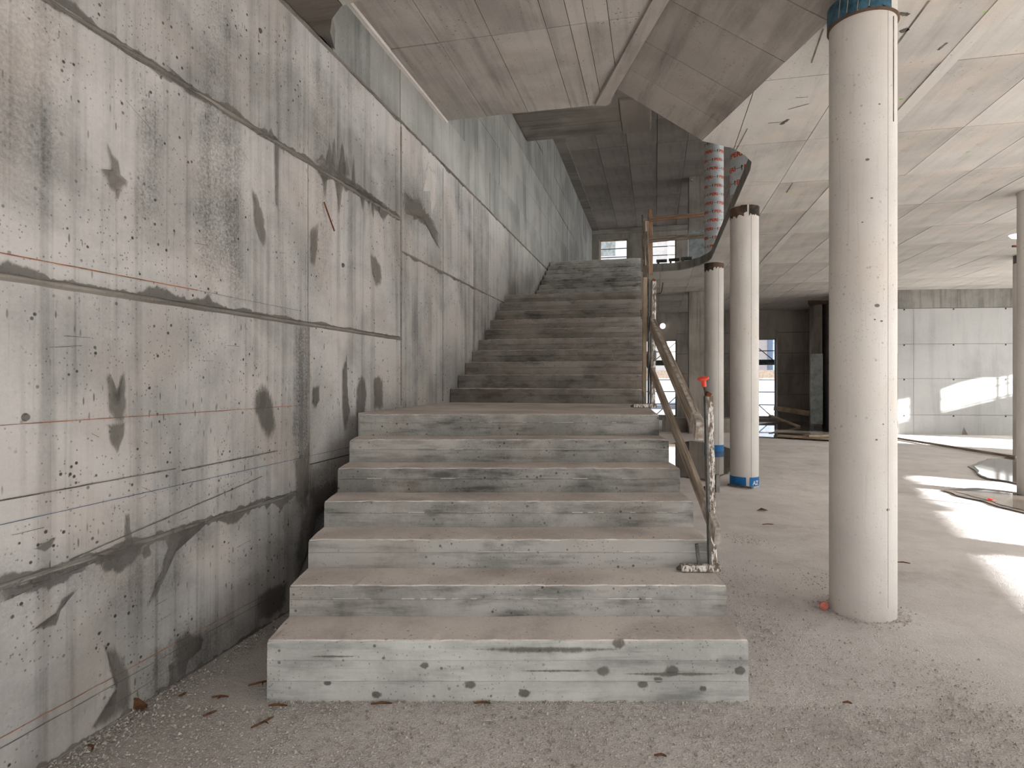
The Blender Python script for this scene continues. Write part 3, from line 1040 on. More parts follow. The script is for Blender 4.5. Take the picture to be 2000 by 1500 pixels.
# downstand strip where slope and raised soffit meet
e0, e1_ = pD + Vector((-0.06, 0, -0.02)), pC + Vector((-0.06, 0.32, -0.02))
MB().bar(e0, e1_, 0.13, 0.09).build('edge_strip', M['beam'], ceil_s)

# underside of the next landing up
lb = MB().box(8.6, 12.0, -0.0, -2.2, 6.13, 6.4)
lb.box(8.6, 12.0, -2.2, -2.32, 6.13, 6.9)
ceil_b = tag(lb.build('ceiling', M['beam'], matrix=WM), kind='structure')
b0 = 9.3
for k in range(5):
    panel_box('soffit_board', ceil_b, M['beam'], b0, b0 + 0.53, 0.02, 1.80, 6.115 + random.uniform(-0.003, 0.003), 6.135, 0.003)
    b0 += 0.535
panel_box('soffit_board', ceil_b, M['ceil_c'], 10.6, 11.97, 1.82, 2.30, 6.085, 6.135, 0.003)

# pier, side wall and pale wall on the right
pr = MB()
cr_ = Vector((9.75, 17.3))
pr.add([], [])
pier_l, pier_r = at_y(1581, 700, 20.3), at_y(1607, 700, 20.0)
side = MB()
# side wall running back from the block corner to the back wall
sw = [(9.75, 17.25), (10.15, 20.2), (11.3, 22.0), (10.3, 22.2), (9.9, 20.3)]
side.prism([(9.72, 17.3), (20, 16.2), (20, 23), (11.2, 22.8), (10.25, 20.1)], -0.05, ZS + 0.1)
wall_r = tag(side.build('wall_right', M['joint']), kind='structure')
# pale panels on the face of the wall
P0, P1 = Vector((9.72, 17.3, 0)), Vector((20, 16.2, 0))
wd = (P1 - P0).normalized()
wn = Vector((wd.y, -wd.x, 0))
RW = Matrix(((wd.x, -wn.x, 0, P0.x), (wd.y, -wn.y, 0, P0.y), (0, 0, 1, 0), (0, 0, 0, 1)))
rz_ = [-0.05, 0.55, 1.57, 2.54, 3.54]
for i in range(4):
    for x0, x1 in ((0, 1.6), (1.6, 4.6), (4.6, 8.2)):
        MB().box(x0 + 0.004, x1 - 0.004, -0.03, 0.01, rz_[i] + 0.004, rz_[i + 1] - 0.004).build('wall_panel', M['farwall'], wall_r, RW)
MB().box(0, 8.2, -0.02, 0.01, 3.55, ZS).build('wall_panel', M['fascia'], wall_r, RW)
for zz in rz_[1:]:
    for xx in (1.35, 2.65, 4.0, 5.4):
        MB().tube([(xx, -0.02, zz - 0.03), (xx, -0.036, zz - 0.03)], 0.022, 12).build('tie_hole', M['black'], wall_r, RW)
MB().box(1.06, 1.17, -0.06, 0.0, 0.18, 2.28).build('recess_post', M['deck'], wall_r, RW)
for x0, zz, w_, h_ in ((2.86, 0.0, 0.16, 0.22),):
    MB().add([(x0, -0.035, zz), (x0 + w_, -0.035, zz), (x0 + w_ * .7, -0.035, zz + h_ * .5), (x0 + w_ * .35, -0.035, zz + h_)], [(0, 1, 2, 3)]).build('damp_stain', M['patch'], wall_r, RW)
# pier standing free in front of the side wall
pq = [at_y(1581, 700, 20.4), at_y(1590, 700, 19.9), at_y(1606, 700, 19.6), at_y(1600, 700, 20.6)]
pier = MB().prism([(p.x, p.y) for p in pq], -0.05, ZS)
tag(pier.build('wall_pier', M['backwall']), kind='structure')
pc = at_y(1590, 590, 19.6)
tag(MB().prism([(pc.x - 0.25, pc.y - 0.1), (pc.x + 1.2, pc.y - 0.2), (pc.x + 1.2, pc.y + 0.5), (pc.x + 0.1, pc.y + 0.5)], ZS - 0.10, ZS).build('trim_3', M['rim']), kind='structure')

# right facade beyond the frame: piers, lintel, sill-less openings
fc = MB()
for x in (-17, -13.6, -6.8, 0, 3.4, 6.8, 10.4):
    fc.box(x - 0.2, x + 0.2, -0.3, 0, 0, ZS)
fc.box(-17, 10.4, -0.3, 0, 3.55, ZS + 0.3)
tag(fc.build('wall_facade', M['fascia'], matrix=FM), kind='structure')
# rear wall behind the camera with wide openings
rb = MB()
for x in (-3.4, 0.9, 6.6):
    rb.box(x - 0.25, x + 0.25, -4.0, -3.6, 0, ZS)
rb.box(-3.6, 6.8, -4.0, -3.6, 3.6, ZS + 0.2)
rb.box(-3.6, 6.8, -4.0, -3.6, -0.1, 0.25)
tag(rb.build('wall_rear', M['fascia']), kind='structure')
# roof so that the gallery is lit from its windows
rf = MB().box(-4.2, 24.62, 0.4, -14.0, 7.7, 7.9)
tag(rf.build('roof', M['fascia'], matrix=WM), kind='structure')
gw = MB()  # unseen wall, added to keep sky light from brightening the gallery
tag(gw.box(5.9, 6.2, 0.4, -14, 4.95, 7.6).build('wall_upper_added', M['backwall'], matrix=WM), kind='structure')

# ------------------------------------------------------------------ STAIRCASE
XL, XR = -1.187, 1.146
R1, T1, D1, Z1 = 0.1646, 0.2985, 2.94, 0.294
stair = tag(empty('staircase', (0, D1, 0)), 'wide raw concrete staircase climbing along the left wall to the gallery', 'staircase')
stair_inv = stair.matrix_basis.inverted()


def step_mesh(name, fl, fr, bl, br, z0, z1, zb0, zb1, seed, boards=(0.55,), nseg=70, rmat='riser', chip_h=0.012):
    """one step: front edge fl->fr, back edge bl->br, riser z0..z1, underside zb0 (front) / zb1 (back).
    Worn nosing, a raised lip where two form boards met, slightly chipped ends."""
    fl, fr, bl, br = [Vector((p[0], p[1], 0)) for p in (fl, fr, bl, br)]
    along = (fr - fl).normalized()
    outw = Vector((along.y, -along.x, 0))
    prof = [(0.0, zb0, 0)]                       # (forward offset, z, jitter)
    prof += [(0.0, z0 - 0.01, 0)] if zb0 < z0 - 0.02 else []
    for bf in boards:
        zj = z0 + (z1 - z0) * bf
        prof += [(0.0, zj - 0.005, .2), (0.0055, zj, .5), (0.0, zj + 0.004, .2)]
    prof += [(0.0, z1 - chip_h, .5), (-0.003, z1 - 0.004, 1.0), (-0.010, z1, 1.0)]
    rows = []
    for (o_, z, jt) in prof:
        row = []
        for i in range(nseg + 1):
            t = i / nseg
            p = fl.lerp(fr, t)
            q = Vector((p.x * 14, p.y * 14, z * 30 + seed))
            j = 0.0062 * jt * (noise.noise(q) + 0.8 * noise.noise(q * 3.1))
            if jt >= 0.5:
                j -= 0.016 * jt * max(0.0, noise.noise(Vector((p.x * 3.3, seed * 1.7, 3))) - 0.42)
            endc = 0.012 * jt * max(0, 1 - min(t, 1 - t) * nseg / 1.5)
            zz = z + (j * 0.8 if z > z1 - chip_h - 0.001 else 0.0) - endc * 0.5
            row.append(p + outw * (o_ + j - endc) + Vector((0, 0, zz)))
        rows.append(row)
    row = []
    for i in range(nseg + 1):
        p = bl.lerp(br, i / nseg)
        row.append(Vector((p.x, p.y, z1 + 0.004 * noise.noise(Vector((p.x * 5, seed, 0))))))
    mid = []
    for i in range(nseg + 1):
        p = fl.lerp(fr, i / nseg).lerp(bl.lerp(br, i / nseg), 0.5)
        mid.append(Vector((p.x, p.y, z1 + 0.003 * noise.noise(Vector((p.x * 9, p.y * 9, seed))))))
    rows += [mid, row]
    row = [Vector((p.x, p.y, zb1)) for p in row]
    rows.append(row)
    mb = MB()
    n = nseg + 1
    vv = [stair_inv @ p for r in rows for p in r]
    nr = len(rows)
    ff, mi = [], []
    ntread = len(prof) - 1
    for r in range(nr):
        for i in range(nseg):
            p, q = r * n + i, ((r + 1) % nr) * n + i
            ff.append((p, p + 1, q + 1, q))
            lip = r < ntread and prof[r][0] > 0.004 and rmat != 'riser_b' and noise.noise(Vector((i * 0.16, seed, 7))) + 0.6 * noise.noise(Vector((i * 0.7, seed, 3))) > 0.12
            mi.append(1 if r in (ntread, ntread + 1) else (2 if r == ntread - 1 else (3 if lip else 0)))
    ff.append(tuple(r * n for r in range(nr)))
    mi.append(0)
    ff.append(tuple(r * n + nseg for r in reversed(range(nr))))
    mi.append(0)
    mb.v, mb.f, mb.m = [tuple(v) for v in vv], ff, mi
    return mb.build(name, [M[rmat], M['tread'], M['chip'] if rmat != 'riser_b' else M['tread'], M['riser_pale']], stair)


for k in range(6):
    y0 = D1 + T1 * k
    step_mesh('step', (XL, y0), (XR, y0), (XL, y0 + T1 + 0.02), (XR, y0 + T1 + 0.02), max(0, Z1 + R1 * (k - 1)) if k else 0.0, Z1 + R1 * k, -0.04 if k == 0 else 0.0, 0.0, k * 7.3,
              boards=(0.34, 0.68) if k == 0 else (0.56,), rmat='riser_pale' if k == 0 else 'riser')
ZL1 = Z1 + R1 * 6
YL1 = D1 + T1 * 6
A2, T2 = 7.48, 0.300


def bR(a):
    return 2.27 - 0.027 * (a - A2)


def wxy(a, b):
    p = W(a, b, 0)
    return (p.x, p.y)


# first landing: front strip like a step, body back to the second flight
pl0, pr0 = wxy(A2 + 0.05, 0.02), wxy(A2 + 0.05, 2.30)
step_mesh('landing', (XL, YL1), (XR, YL1), (XL, YL1 + 0.25), (XR + 0.03, YL1 + 0.25), ZL1 - R1, ZL1, 0.0, 0.0, 55.0, boards=(0.62,))
pw0 = W(5.1, 0.01, 0)
lan = MB().prism([tuple((stair_inv @ Vector((x, y, 0)))[:2]) for x, y in ((XL, YL1 + 0.25), (XR + 0.03, YL1 + 0.25), (1.30, 5.7), pr0, pl0, wxy(5.15, 0.01))], ZL1 - 0.35, ZL1 - 0.001, 0)
lo = lan.build('landing', [M['tread']], stair)
# second flight
for k in range(10):
    a0 = A2 + T2 * k
    z1 = ZL1 + R1 * (k + 1)
    ext = 1.75 if k == 9 else T2 + 0.015
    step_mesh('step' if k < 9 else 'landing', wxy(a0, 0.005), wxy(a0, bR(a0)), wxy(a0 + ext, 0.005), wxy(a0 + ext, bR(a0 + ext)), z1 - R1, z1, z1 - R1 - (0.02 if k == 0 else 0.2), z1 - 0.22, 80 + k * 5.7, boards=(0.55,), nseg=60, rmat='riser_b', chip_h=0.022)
ZL2 = ZL1 + R1 * 10
A3, T3 = 12.2, 0.275
R3 = (ZF2 - ZL2) / 9
for k in range(9):
    a0 = A3 + T3 * k
    z1 = ZL2 + R3 * (k + 1)
    ext = 1.2 if k == 8 else T3 + 0.012
    step_mesh('step' if k < 8 else 'landing', wxy(a0, 0.03), wxy(a0, bR(a0)), wxy(a0 + ext, 0.03), wxy(a0 + ext, bR(a0 + ext)), z1 - R3, z1, z1 - R3 - 0.2, z1 - 0.22, 180 + k * 5.1, boards=(0.5,), nseg=50, chip_h=0.026)
# knots and stains of the form boards on the lowest riser
for x, y, r in ((1115 - 286, 1300, 6), (640, 1334, 5), (735, 1357, 7), (918, 1337, 8), (1024, 1354, 8), (1178, 1311, 9), (1314, 1310, 10), (1285, 1328, 6), (1255, 1337, 7), (1373, 1345, 5), (1208, 1257, 9), (1445, 1310, 8)):
    p = at_y(x, y, D1 - 0.003)
    rr = r * D1 / FPX
    n = 18
    vv, ed = [], []
    for s_, e_ in ((1.5, 0.0), (1.0, 0.45), (0.5, 0.9)):
        for i in range(n):
            k = s_ * rr * (1 + .25 * noise.noise(Vector((i * .6, x, 0))))
            vv.append(stair_inv @ (p + Vector((k * 1.25 * math.cos(2 * math.pi * i / n), 0, k * 0.9 * math.sin(2 * math.pi * i / n)))))
            ed.append(e_)
    vv.append(stair_inv @ p)
    ed.append(1.0)
    ff = [(r_ * n + i, r_ * n + (i + 1) % n, (r_ + 1) * n + (i + 1) % n, (r_ + 1) * n + i) for r_ in range(2) for i in range(n)] + [(2 * n + i, 2 * n + (i + 1) % n, 3 * n) for i in range(n)]
    o = MB().add(vv, ff).build('knot_mark', M['patch_f'], stair)
    o.data.attributes.new('edge', 'FLOAT', 'POINT').data.foreach_set('value', ed)
for x0, x1, y, h in ((920, 1218, 1268, 9), (1210, 1420, 1316, 6), (600, 700, 1282, 3), (1000, 1180, 1310, 3)):
    n = 40
    vv, ed = [], []
    for i in range(n + 1):
        t = i / n
        hh = h * math.sin(math.pi * t) ** 0.7 * (0.8 + 0.5 * noise.noise(Vector((t * 8, x0, 0)))) * 1.3
        x = x0 + (x1 - x0) * t
        vv += [stair_inv @ at_y(x, y + hh * k_, D1 - 0.004) for k_ in (-0.7, 0.1, 1.0)]
        ed += [0.1, 0.55 * math.sin(math.pi * t) + 0.25, 0.1]
    o = MB().add(vv, [(i * 3 + k_, i * 3 + k_ + 1, i * 3 + k_ + 4, i * 3 + k_ + 3) for i in range(n) for k_ in range(2)]).build('grain_mark', M['patch_f'], stair)
    o.data.attributes.new('edge', 'FLOAT', 'POINT').data.foreach_set('value', ed)

# ------------------------------------------------------------------ COLUMNS
RC = 0.20


def column(x, y, z0, z1, mat, label, seam=None, **kw):
    root = tag(empty('column', (x, y, z0)), label, 'column', kw.get('group'))
    h = z1 - z0
    MB().lathe([(RC, 0), (RC, h * 0.33), (RC, h * 0.66), (RC, h)], 56).build('shaft', mat, root, smooth=True)
    if seam is not None:
        for s_ in seam:
            p = Vector((math.cos(s_), math.sin(s_), 0)) * (RC + 0.0005)
            MB().bar(p + Vector((0, 0, .12)), p + Vector((0, 0, h - .1)), 0.0035, 0.003, up=(p.x, p.y, 0)).build('seam', M['fascia'] if y > 5 else M['column'], root)
    return root


def arc_band(root, a0, a1, z0, z1, mat, name='band', r=RC + 0.004, th=0.006, n=None, jag=0.0):
    n = n or max(3, int(abs(a1 - a0) / 0.1))
    mb = MB()
    vv = []
    for i in range(n + 1):
        t = a0 + (a1 - a0) * i / n
        jz = jag * noise.noise(Vector((t * 7, z0 * 3, 1)))
        for rr, z in ((r - th, z0 + jz), (r, z0 + jz), (r, z1), (r - th, z1)):
            vv.append((rr * math.cos(t), rr * math.sin(t), z))
    ff = []
    for i in range(n):
        for j in range(4):
            p = i * 4
            ff.append((p + j, p + 4 + j, p + 4 + (j + 1) % 4, p + (j + 1) % 4))
    ff += [(0, 1, 2, 3), (n * 4 + 3, n * 4 + 2, n * 4 + 1, n * 4)]
    mb.add(vv, ff)
    return mb.build(name, mat, root, smooth=True)


C1 = (2.36, 4.09)
c1 = column(*C1, -0.03, ZS, M['column'], 'tall pale round concrete column nearest the camera, blue collar at top', seam=[math.radians(-74)])
arc_band(c1, math.radians(95), math.radians(290), 3.97, 4.10, M['teal'], 'blue_collar', RC + 0.012, 0.012, jag=0.03)
arc_band(c1, math.radians(95), math.radians(355), 3.955, 3.97, M['rim'], 'collar_rim', RC + 0.013, 0.012)
for an in (200, 215, 232, 250):
    t = math.radians(an)
    MB().bar((RC * 1.062 * math.cos(t), RC * 1.062 * math.sin(t), 3.98), (RC * 1.062 * math.cos(t + .06), RC * 1.062 * math.sin(t + .06), 4.09), 0.004, 0.003).build('collar_wire', M['wood_pale'], c1)
for an, z, r in ((-96, 2.06, 0.016), (-88, 1.96, 0.009), (-100, 1.97, 0.006), (-112, 3.0, 0.012), (-120, 2.6, 0.006), (-85, 1.3, 0.006), (-97, 1.2, 0.008), (-75, 0.75, 0.012), (-105, 2.75, 0.008), (-92, 3.35, 0.007)):
    t = math.radians(an)
    c = Vector((math.cos(t), math.sin(t), 0)) * (RC + 0.0015)
    tv = Vector((-math.sin(t), math.cos(t), 0))
    n = 12
    pts = [c + tv * r * math.cos(2 * math.pi * i / n) * (1 + .4 * noise.noise(Vector((i, an, 1)))) + Vector((0, 0, z + 0.7 * r * math.sin(2 * math.pi * i / n) * (1 + .5 * noise.noise(Vector((i, an, 5)))))) for i in range(n)]
    MB().add(pts, [tuple(range(n))]).build('scuff', M['patch'], c1)
MB().bar((RC * math.cos(-1.05) * 1.004, RC * math.sin(-1.05) * 1.004, 3.25), (RC * math.cos(-1.05) * 1.004, RC * math.sin(-1.05) * 1.004, 3.93), 0.006, 0.003).build('crack_mark', M['pencil'], c1)

C2 = (3.42, 8.94)
c2 = column(*C2, -0.03, ZS, M['column'], 'pale round concrete column with blue foot band and torn black foil top, middle of the row', seam=[math.radians(-83)])
arc_band(c2, math.radians(-200), math.radians(-104), 0.04, 0.17, M['blue'], 'blue_band')
arc_band(c2, math.radians(-90), math.radians(20), 0.04, 0.17, M['blue'], 'blue_band')
arc_band(c2, math.radians(-190), math.radians(-112), 3.95, 4.09, M['rim'], 'torn_foil', jag=0.05)
arc_band(c2, math.radians(-125), math.radians(-100), 3.99, 4.10, M['black'], 'torn_foil', r=RC + 0.009, jag=0.04)
arc_band(c2, math.radians(-92), math.radians(-25), 3.96, 4.10, M['black'], 'torn_foil', r=RC + 0.009, jag=0.05)
C3 = (4.39, 13.2)
c3 = column(*C3, -0.03, ZS, M['column'], 'pale round concrete column with blue foot band, farthest of the row', seam=[math.radians(-80)])
arc_band(c3, math.radians(-200), math.radians(20), 0.04, 0.17, M['blue'], 'blue_band')
arc_band(c3, math.radians(-190), math.radians(-112), 3.93, 4.09, M['black'], 'torn_foil', jag=0.06)
arc_band(c3, math.radians(-112), math.radians(-20), 3.98, 4.09, M['rim'], 'torn_foil', jag=0.06)
C4 = (6.99, 8.1)
column(*C4, -0.03, ZS, M['column'], 'pale round concrete column cut off by the right edge of the picture', seam=[math.radians(-120)])
C5 = (10.4, 12.3)
c5 = column(*C5, -0.03, ZS, M['column'], 'distant round column mostly hidden behind the one at the right edge')
arc_band(c5, math.radians(-200), math.radians(20), 3.93, 4.09, M['steel'], 'collar')


# lettering wrapped round the silver tubes of the gallery
def text_mesh(body, size):
    cu = bpy.data.curves.new('print', 'FONT')
    cu.body = body
    cu.size = size
    cu.align_x, cu.align_y = 'CENTER', 'CENTER'
    cu.resolution_u = 2
    cu.offset = size * 0.035
    ob = bpy.data.objects.new('print', cu)
    COL.objects.link(ob)
    dg = bpy.context.evaluated_depsgraph_get()
    dg.update()
    me = bpy.data.meshes.new_from_object(ob.evaluated_get(dg))
    vv = [v.co.copy() for v in me.vertices]
    ff = [tuple(p.vertices) for p in me.polygons]
    bpy.data.objects.remove(ob)
    bpy.data.meshes.remove(me)
    return vv, ff


TXT, TXF = text_mesh('PERI', 0.085)
TXU, TUF = text_mesh('AZ', 0.085)
ARV = [Vector(p) for p in ((-.008, -.055, 0), (.008, -.055, 0), (.008, .02, 0), (.026, .02, 0), (0, .06, 0), (-.026, .02, 0), (-.008, .02, 0))]


def wrap(vv, ang, z, r=RC + 0.002, tilt=0.0, bold=1.0):
    out = []
    for v in vv:
        t = ang + v.x * bold / r
        out.append((r * math.cos(t), r * math.sin(t), z + v.y + v.x * tilt))
    return out


wp = MB()
wp.add(wrap(TXU, math.radians(-62), 0.085, RC + 0.006), TUF)
wp.build('print_letters', M['printwhite'], c2)


def printed_column(x, y, label, scale=1.0, ph=0.0):
    root = column(x, y, ZF2, 7.40, M['foil'], label, group=None)
    red, blk, gry = MB(), MB(), MB()
    step = 0.185 * scale
    z, k = 0.15, 0
    while z < 3.0:
        for j in range(4):
            an = ph + k * 0.52 + j * math.pi / 2
            sv = [v * scale for v in TXT]
            red.add(wrap(sv, an, z, bold=1.15), TXF)
            blk.add(wrap([v * scale * 0.62 for v in ARV], an - 0.62, z), [tuple(range(7))])
            gry.add(wrap([Vector((-.045, -.004, 0)), Vector((.0, -.004, 0)), Vector((.045, -.004, 0)), Vector((.045, .004, 0)), Vector((0, .004, 0)), Vector((-.045, .004, 0))], an + 0.72, z), [(0, 1, 4, 5), (1, 2, 3, 4)])
        z += step
        k += 1
    red.build('print_letters', M['printred'], root)
    blk.build('print_arrows', M['printblack'], root)
    gry.build('print_lines', M['steel'], root)
    return root


printed_column(*C3, 'silver printed formwork tube on the gallery, seen full height beside the void', ph=-1.9)
printed_column(*C2, 'silver printed formwork tube on the gallery, only a corner visible above slab edge', 1.1, ph=-2.0)

# square pillar, one per storey
pp = at_y(1345, 845, 17.5), at_y(1378, 845, 17.3)
for z0, z1, lab in ((-0.03, ZS, 'square board-marked concrete pillar behind the ground floor columns'), (ZF2, 7.40, 'square grey concrete pillar standing on the gallery')):
    r_ = tag(empty('square_pillar', (5.36, 17.6, z0)), lab, 'pillar')
    MB().box(-0.24, 0.30, -0.24, 0.24, 0, z1 - z0).build('shaft', M['pillar'], r_, Matrix.Rotation(-0.235, 4, 'Z'), bevel=0.015)
    if z0 > 1:
        for sx in (-0.15, 0.2):
            MB().lathe([(0.03, 0), (0.03, 0.02)], 12).build('fixing', M['sheet'], r_, Matrix.Rotation(-0.235, 4, 'Z') @ Matrix.Translation((sx, -0.25, z1 - z0 - 0.15)) @ Matrix.Rotation(math.pi / 2, 4, 'X'))
        MB().box(-0.245, 0.305, -0.245, 0.245, 0, 1.55).build('render_coat', M['sheet'], r_, Matrix.Rotation(-0.235, 4, 'Z'))

# low concrete upstand along the back
lu = MB().box(19.2, 19.9, -2.6, -4.6, -0.03, 0.40)
tag(lu.build('low_upstand', M['pillar'], matrix=WM, bevel=0.01), 'low concrete upstand on the floor between staircase and square pillar', 'upstand')

# ------------------------------------------------------------------ STAIR GUARD: posts, boards, clamps
def guard_post(p0, p1, label, cap=False, mat='splash'):
    p0, p1 = Vector(p0), Vector(p1)
    root = tag(empty('guard_post', p0), label, 'post')
    d = p1 - p0
    MB().bar((0, 0, 0), d, 0.048, 0.032, up=(0, 1, 0), ch=0.004).build('upright', M[mat], root)
    MB().bar((-0.020, -0.012, 0), d + Vector((-0.020, -0.012, 0)), 0.012, 0.036, up=(0, 1, 0)).build('channel_flange', M['steel'], root)
    MB().bar((-0.19, -0.03, 0.02), (0.03, -0.03, 0.02), 0.055, 0.035, ch=0.004).build('clamp_foot', M['splash'], root)
    MB().tube([(-0.19, -0.03, 0.02), (-0.215, -0.035, 0.014)], [0.016, 0.008], 10).build('clamp_nose', M['steel'], root)
    MB().bar((-0.085, -0.03, 0.03), (-0.10, -0.03, 0.155), 0.018, 0.014).build('clamp_pin', M['steel'], root)
    MB().bar(d + Vector((-0.012, 0, -0.012)), d + Vector((0.006, 0, 0.022)), 0.026, 0.026).build('hook', M['rust'], root)
    MB().bar((0.02, -0.02, 0.55), (0.02, -0.02, 0.45), 0.02, 0.03).build('board_bracket', M['steel'], root)
    if cap:
        q = d + Vector((-0.012, 0, 0.0))
        e = q + Vector((-0.028, 0, 0.135))
        MB().tube([q, q.lerp(e, 0.72)], 0.006, 8).build('rebar_pin', M['rebar'], root)
        ax = (e - q).normalized()
        rot = ax.to_track_quat('Z', 'Y').to_matrix().to_4x4()
        capm = Matrix.Translation(q.lerp(e, 0.42)) @ rot @ Matrix.Rotation(0.22, 4, 'Y')
        MB().lathe([(0.010, 0), (0.0135, 0.001), (0.0150, 0.034), (0.019, 0.039), (0.030, 0.042), (0.033, 0.047), (0.030, 0.053), (0.012, 0.058), (0.0, 0.059)], 24).build('safety_cap', M['red'], root, capm, smooth=True)
    return root


guard_post((1.155, 3.50, 0.462), (1.122, 3.47, 1.46), 'white-splashed steel guard post with orange-red safety cap beside the lower steps', cap=True)
guard_post((1.355, 5.86, ZL1), (1.365, 5.86, 2.50), 'white-splashed steel guard post at the right end of the first landing')


def along(p, q, up=(0, 0, 1)):
    t = (q - p).normalized()
    up = Vector(up)
    if abs(t.dot(up)) > 0.99:
        up = Vector((0, 1, 0))
    sd = t.cross(up).normalized()
    n = sd.cross(t)
    return Matrix(((t.x, -sd.x, n.x, p.x), (t.y, -sd.y, n.y, p.y), (t.z, -sd.z, n.z, p.z), (0, 0, 0, 1)))


def board(p, q, w, h, label, mat='wood', name='guard_board', up=(0, 0, 1), ends=None):
    p, q = Vector(p), Vector(q)
    root = empty(name, matrix=along(p, q, up))
    tag(root, label, 'board')
    L = (q - p).length
    MB().bar((0, 0, 0), (L, 0, 0), w, h, ch=0.003).build('plank', M[mat], root)
    if ends:
        t0, m2 = ends
        MB().bar((L * t0, 0, 0), (L * 1.002, 0, 0), w + 0.002, h + 0.002, ch=0.003).build('cement_crust', M[m2], root)
    return root


b1 = board((1.40, 6.35, 1.80), (1.125, 3.33, 0.70), 0.028, 0.10, 'long grey timber guard board, lower of the two sloping beside the first flight', ends=(0.90, 'crust'))
b2 = board((1.42, 6.50, 2.33), (1.150, 3.72, 1.24), 0.050, 0.12, 'long grey timber guard board, upper of the two sloping beside the first flight', ends=(0.95, 'crust'))
MB().bar((0.3, -0.012, 0.061), (2.9, -0.008, 0.061), 0.022, 0.006).build('cement_crust', M['crust'], b2)
blk = tag(empty('timber_block', (1.335, 5.95, 1.70)), 'short fresh timber block nailed at the head of the lower guard board', 'timber block')
MB().bar((0, 0, 0.11), (0.02, -0.02, -0.03), 0.06, 0.05, ch=0.003).build('block', M['wood_new'], blk)
# timber post and steel tube standing with the landing post
board((1.285, 5.90, ZL1 + 0.03), (1.30, 5.95, 2.55), 0.035, 0.05, 'grey timber upright standing on the first landing at the foot of the second flight', 'wood_pale', 'timber_post', up=(0, 1, 0))
tb = tag(empty('steel_tube', (1.325, 5.90, ZL1)), 'thin dull steel tube upright between timber and steel posts on the landing', 'tube')
MB().tube([(0, 0, 0.0), (0.004, 0, 1.25)], 0.010, 10).build('tube', M['steel'], tb)

# boards and posts of the second and third flight, on the open side
def rail_pt(a, dz, off=0.06):
    if a < A3:
        z = ZL1 + R1 * min(10, max(0, (a - A2) / T2 + 1))
    else:
        z = ZL2 + R3 * min(9, (a - A3) / T3 + 1)
    return W(a, bR(a) + off, z + dz)


for a, lab, h in ((9.9, 'weathered timber post of the second flight guard, beside the second landing', 1.15), (12.2, 'weathered timber post of the third flight guard, at its foot', 1.1)):
    p = rail_pt(a, -0.25)
    board(p, p + Vector((0, 0, 0.25 + h)), 0.05, 0.07, lab, 'wood', 'timber_post', up=(0, 1, 0))
board(rail_pt(7.1, 0.95), rail_pt(10.1, 0.95), 0.03, 0.10, 'weathered timber guard board, upper one along the second flight')
board(rail_pt(7.3, 0.45), rail_pt(10.1, 0.45), 0.03, 0.10, 'weathered timber guard board, lower one along the second flight')
board(rail_pt(10.1, 0.95, 0.03), rail_pt(14.4, 0.90, 0.03), 0.03, 0.10, 'weathered timber guard board, upper one along the third flight')
board(rail_pt(10.1, 0.45, 0.03), rail_pt(14.4, 0.45, 0.03), 0.03, 0.10, 'weathered timber guard board, lower one along the third flight')
ptop = Vector((3.26, 14.31, 4.02))
board(ptop, (3.26, 14.31, 5.55), 0.105, 0.045, 'fresh timber post at the gallery edge at the top of the stair', 'wood_new', 'timber_post', up=(0, 1, 0))
p2 = Vector((3.20, 14.6, ZF2))
board(p2, (3.19, 14.6, 5.42), 0.05, 0.04, 'thin dark timber post just behind the gallery edge post', 'wood', 'timber_post', up=(0, 1, 0))
board((3.22, 14.20, 5.28), (4.62, 13.86, 5.34), 0.03, 0.10, 'upper timber rail across the gallery edge from post to printed tube', 'wood_new')
board((3.22, 14.20, 4.80), (4.62, 13.86, 4.85), 0.03, 0.11, 'lower timber rail across the gallery edge from post to printed tube', 'wood')
# rebar hooks
rb1 = tag(empty('rebar_hook', at_y(1257, 573, 9.2)), 'bent rebar sticking out from the stair edge near the second landing', 'rebar')
q = at_y(1257, 573, 9.2)
MB().tube([Vector((0, 0, 0)), at_y(1290, 573, 9.2) - q, at_y(1292, 570, 9.2) - q, at_y(1295, 552, 9.2) - q], 0.007, 8).build('bar', M['rebar'], rb1)
rb2 = tag(empty('rebar_hook', at_y(1251, 606, 8.4)), 'small bent rebar hook at the open side of the second flight', 'rebar')
q = at_y(1251, 606, 8.4)
MB().tube([Vector((0, 0, 0)), at_y(1253, 622, 8.4) - q, at_y(1256, 624, 8.4) - q, at_y(1258, 620, 8.4) - q], 0.006, 8).build('bar', M['rebar'], rb2)
rb3 = tag(empty('rebar_stirrup', (1.20, 3.90, 0.78)), 'small dark steel stirrup hanging from the lower guard board near the guard post', 'rebar')
MB().tube([(-0.006, 0, 0.15), (0.0, 0, 0.0), (0.04, 0, 0.0), (0.036, 0, 0.09)], 0.006, 8).build('bar', M['rebar'], rb3)
# loose boards stacked on the gallery slab
for i in range(3):
    s0 = at_y(1282 + i * 24, 507 - i * 2, 14.9 - 0.15 * i)
    o = tag(empty('loose_board', (s0.x, s0.y, ZF2)), ('left', 'middle', 'right')[i] + ' of three short dark boards lying on the gallery edge', 'board', 'boards lying on the gallery edge')
    MB().box(0, 0.25, -0.05, 0.05, 0.16, 0.22).box(0.02, 0.07, -0.05, 0.05, 0, 0.16).build('plank', M['deck'], o, Matrix.Rotation(-0.2, 4, 'Z'))

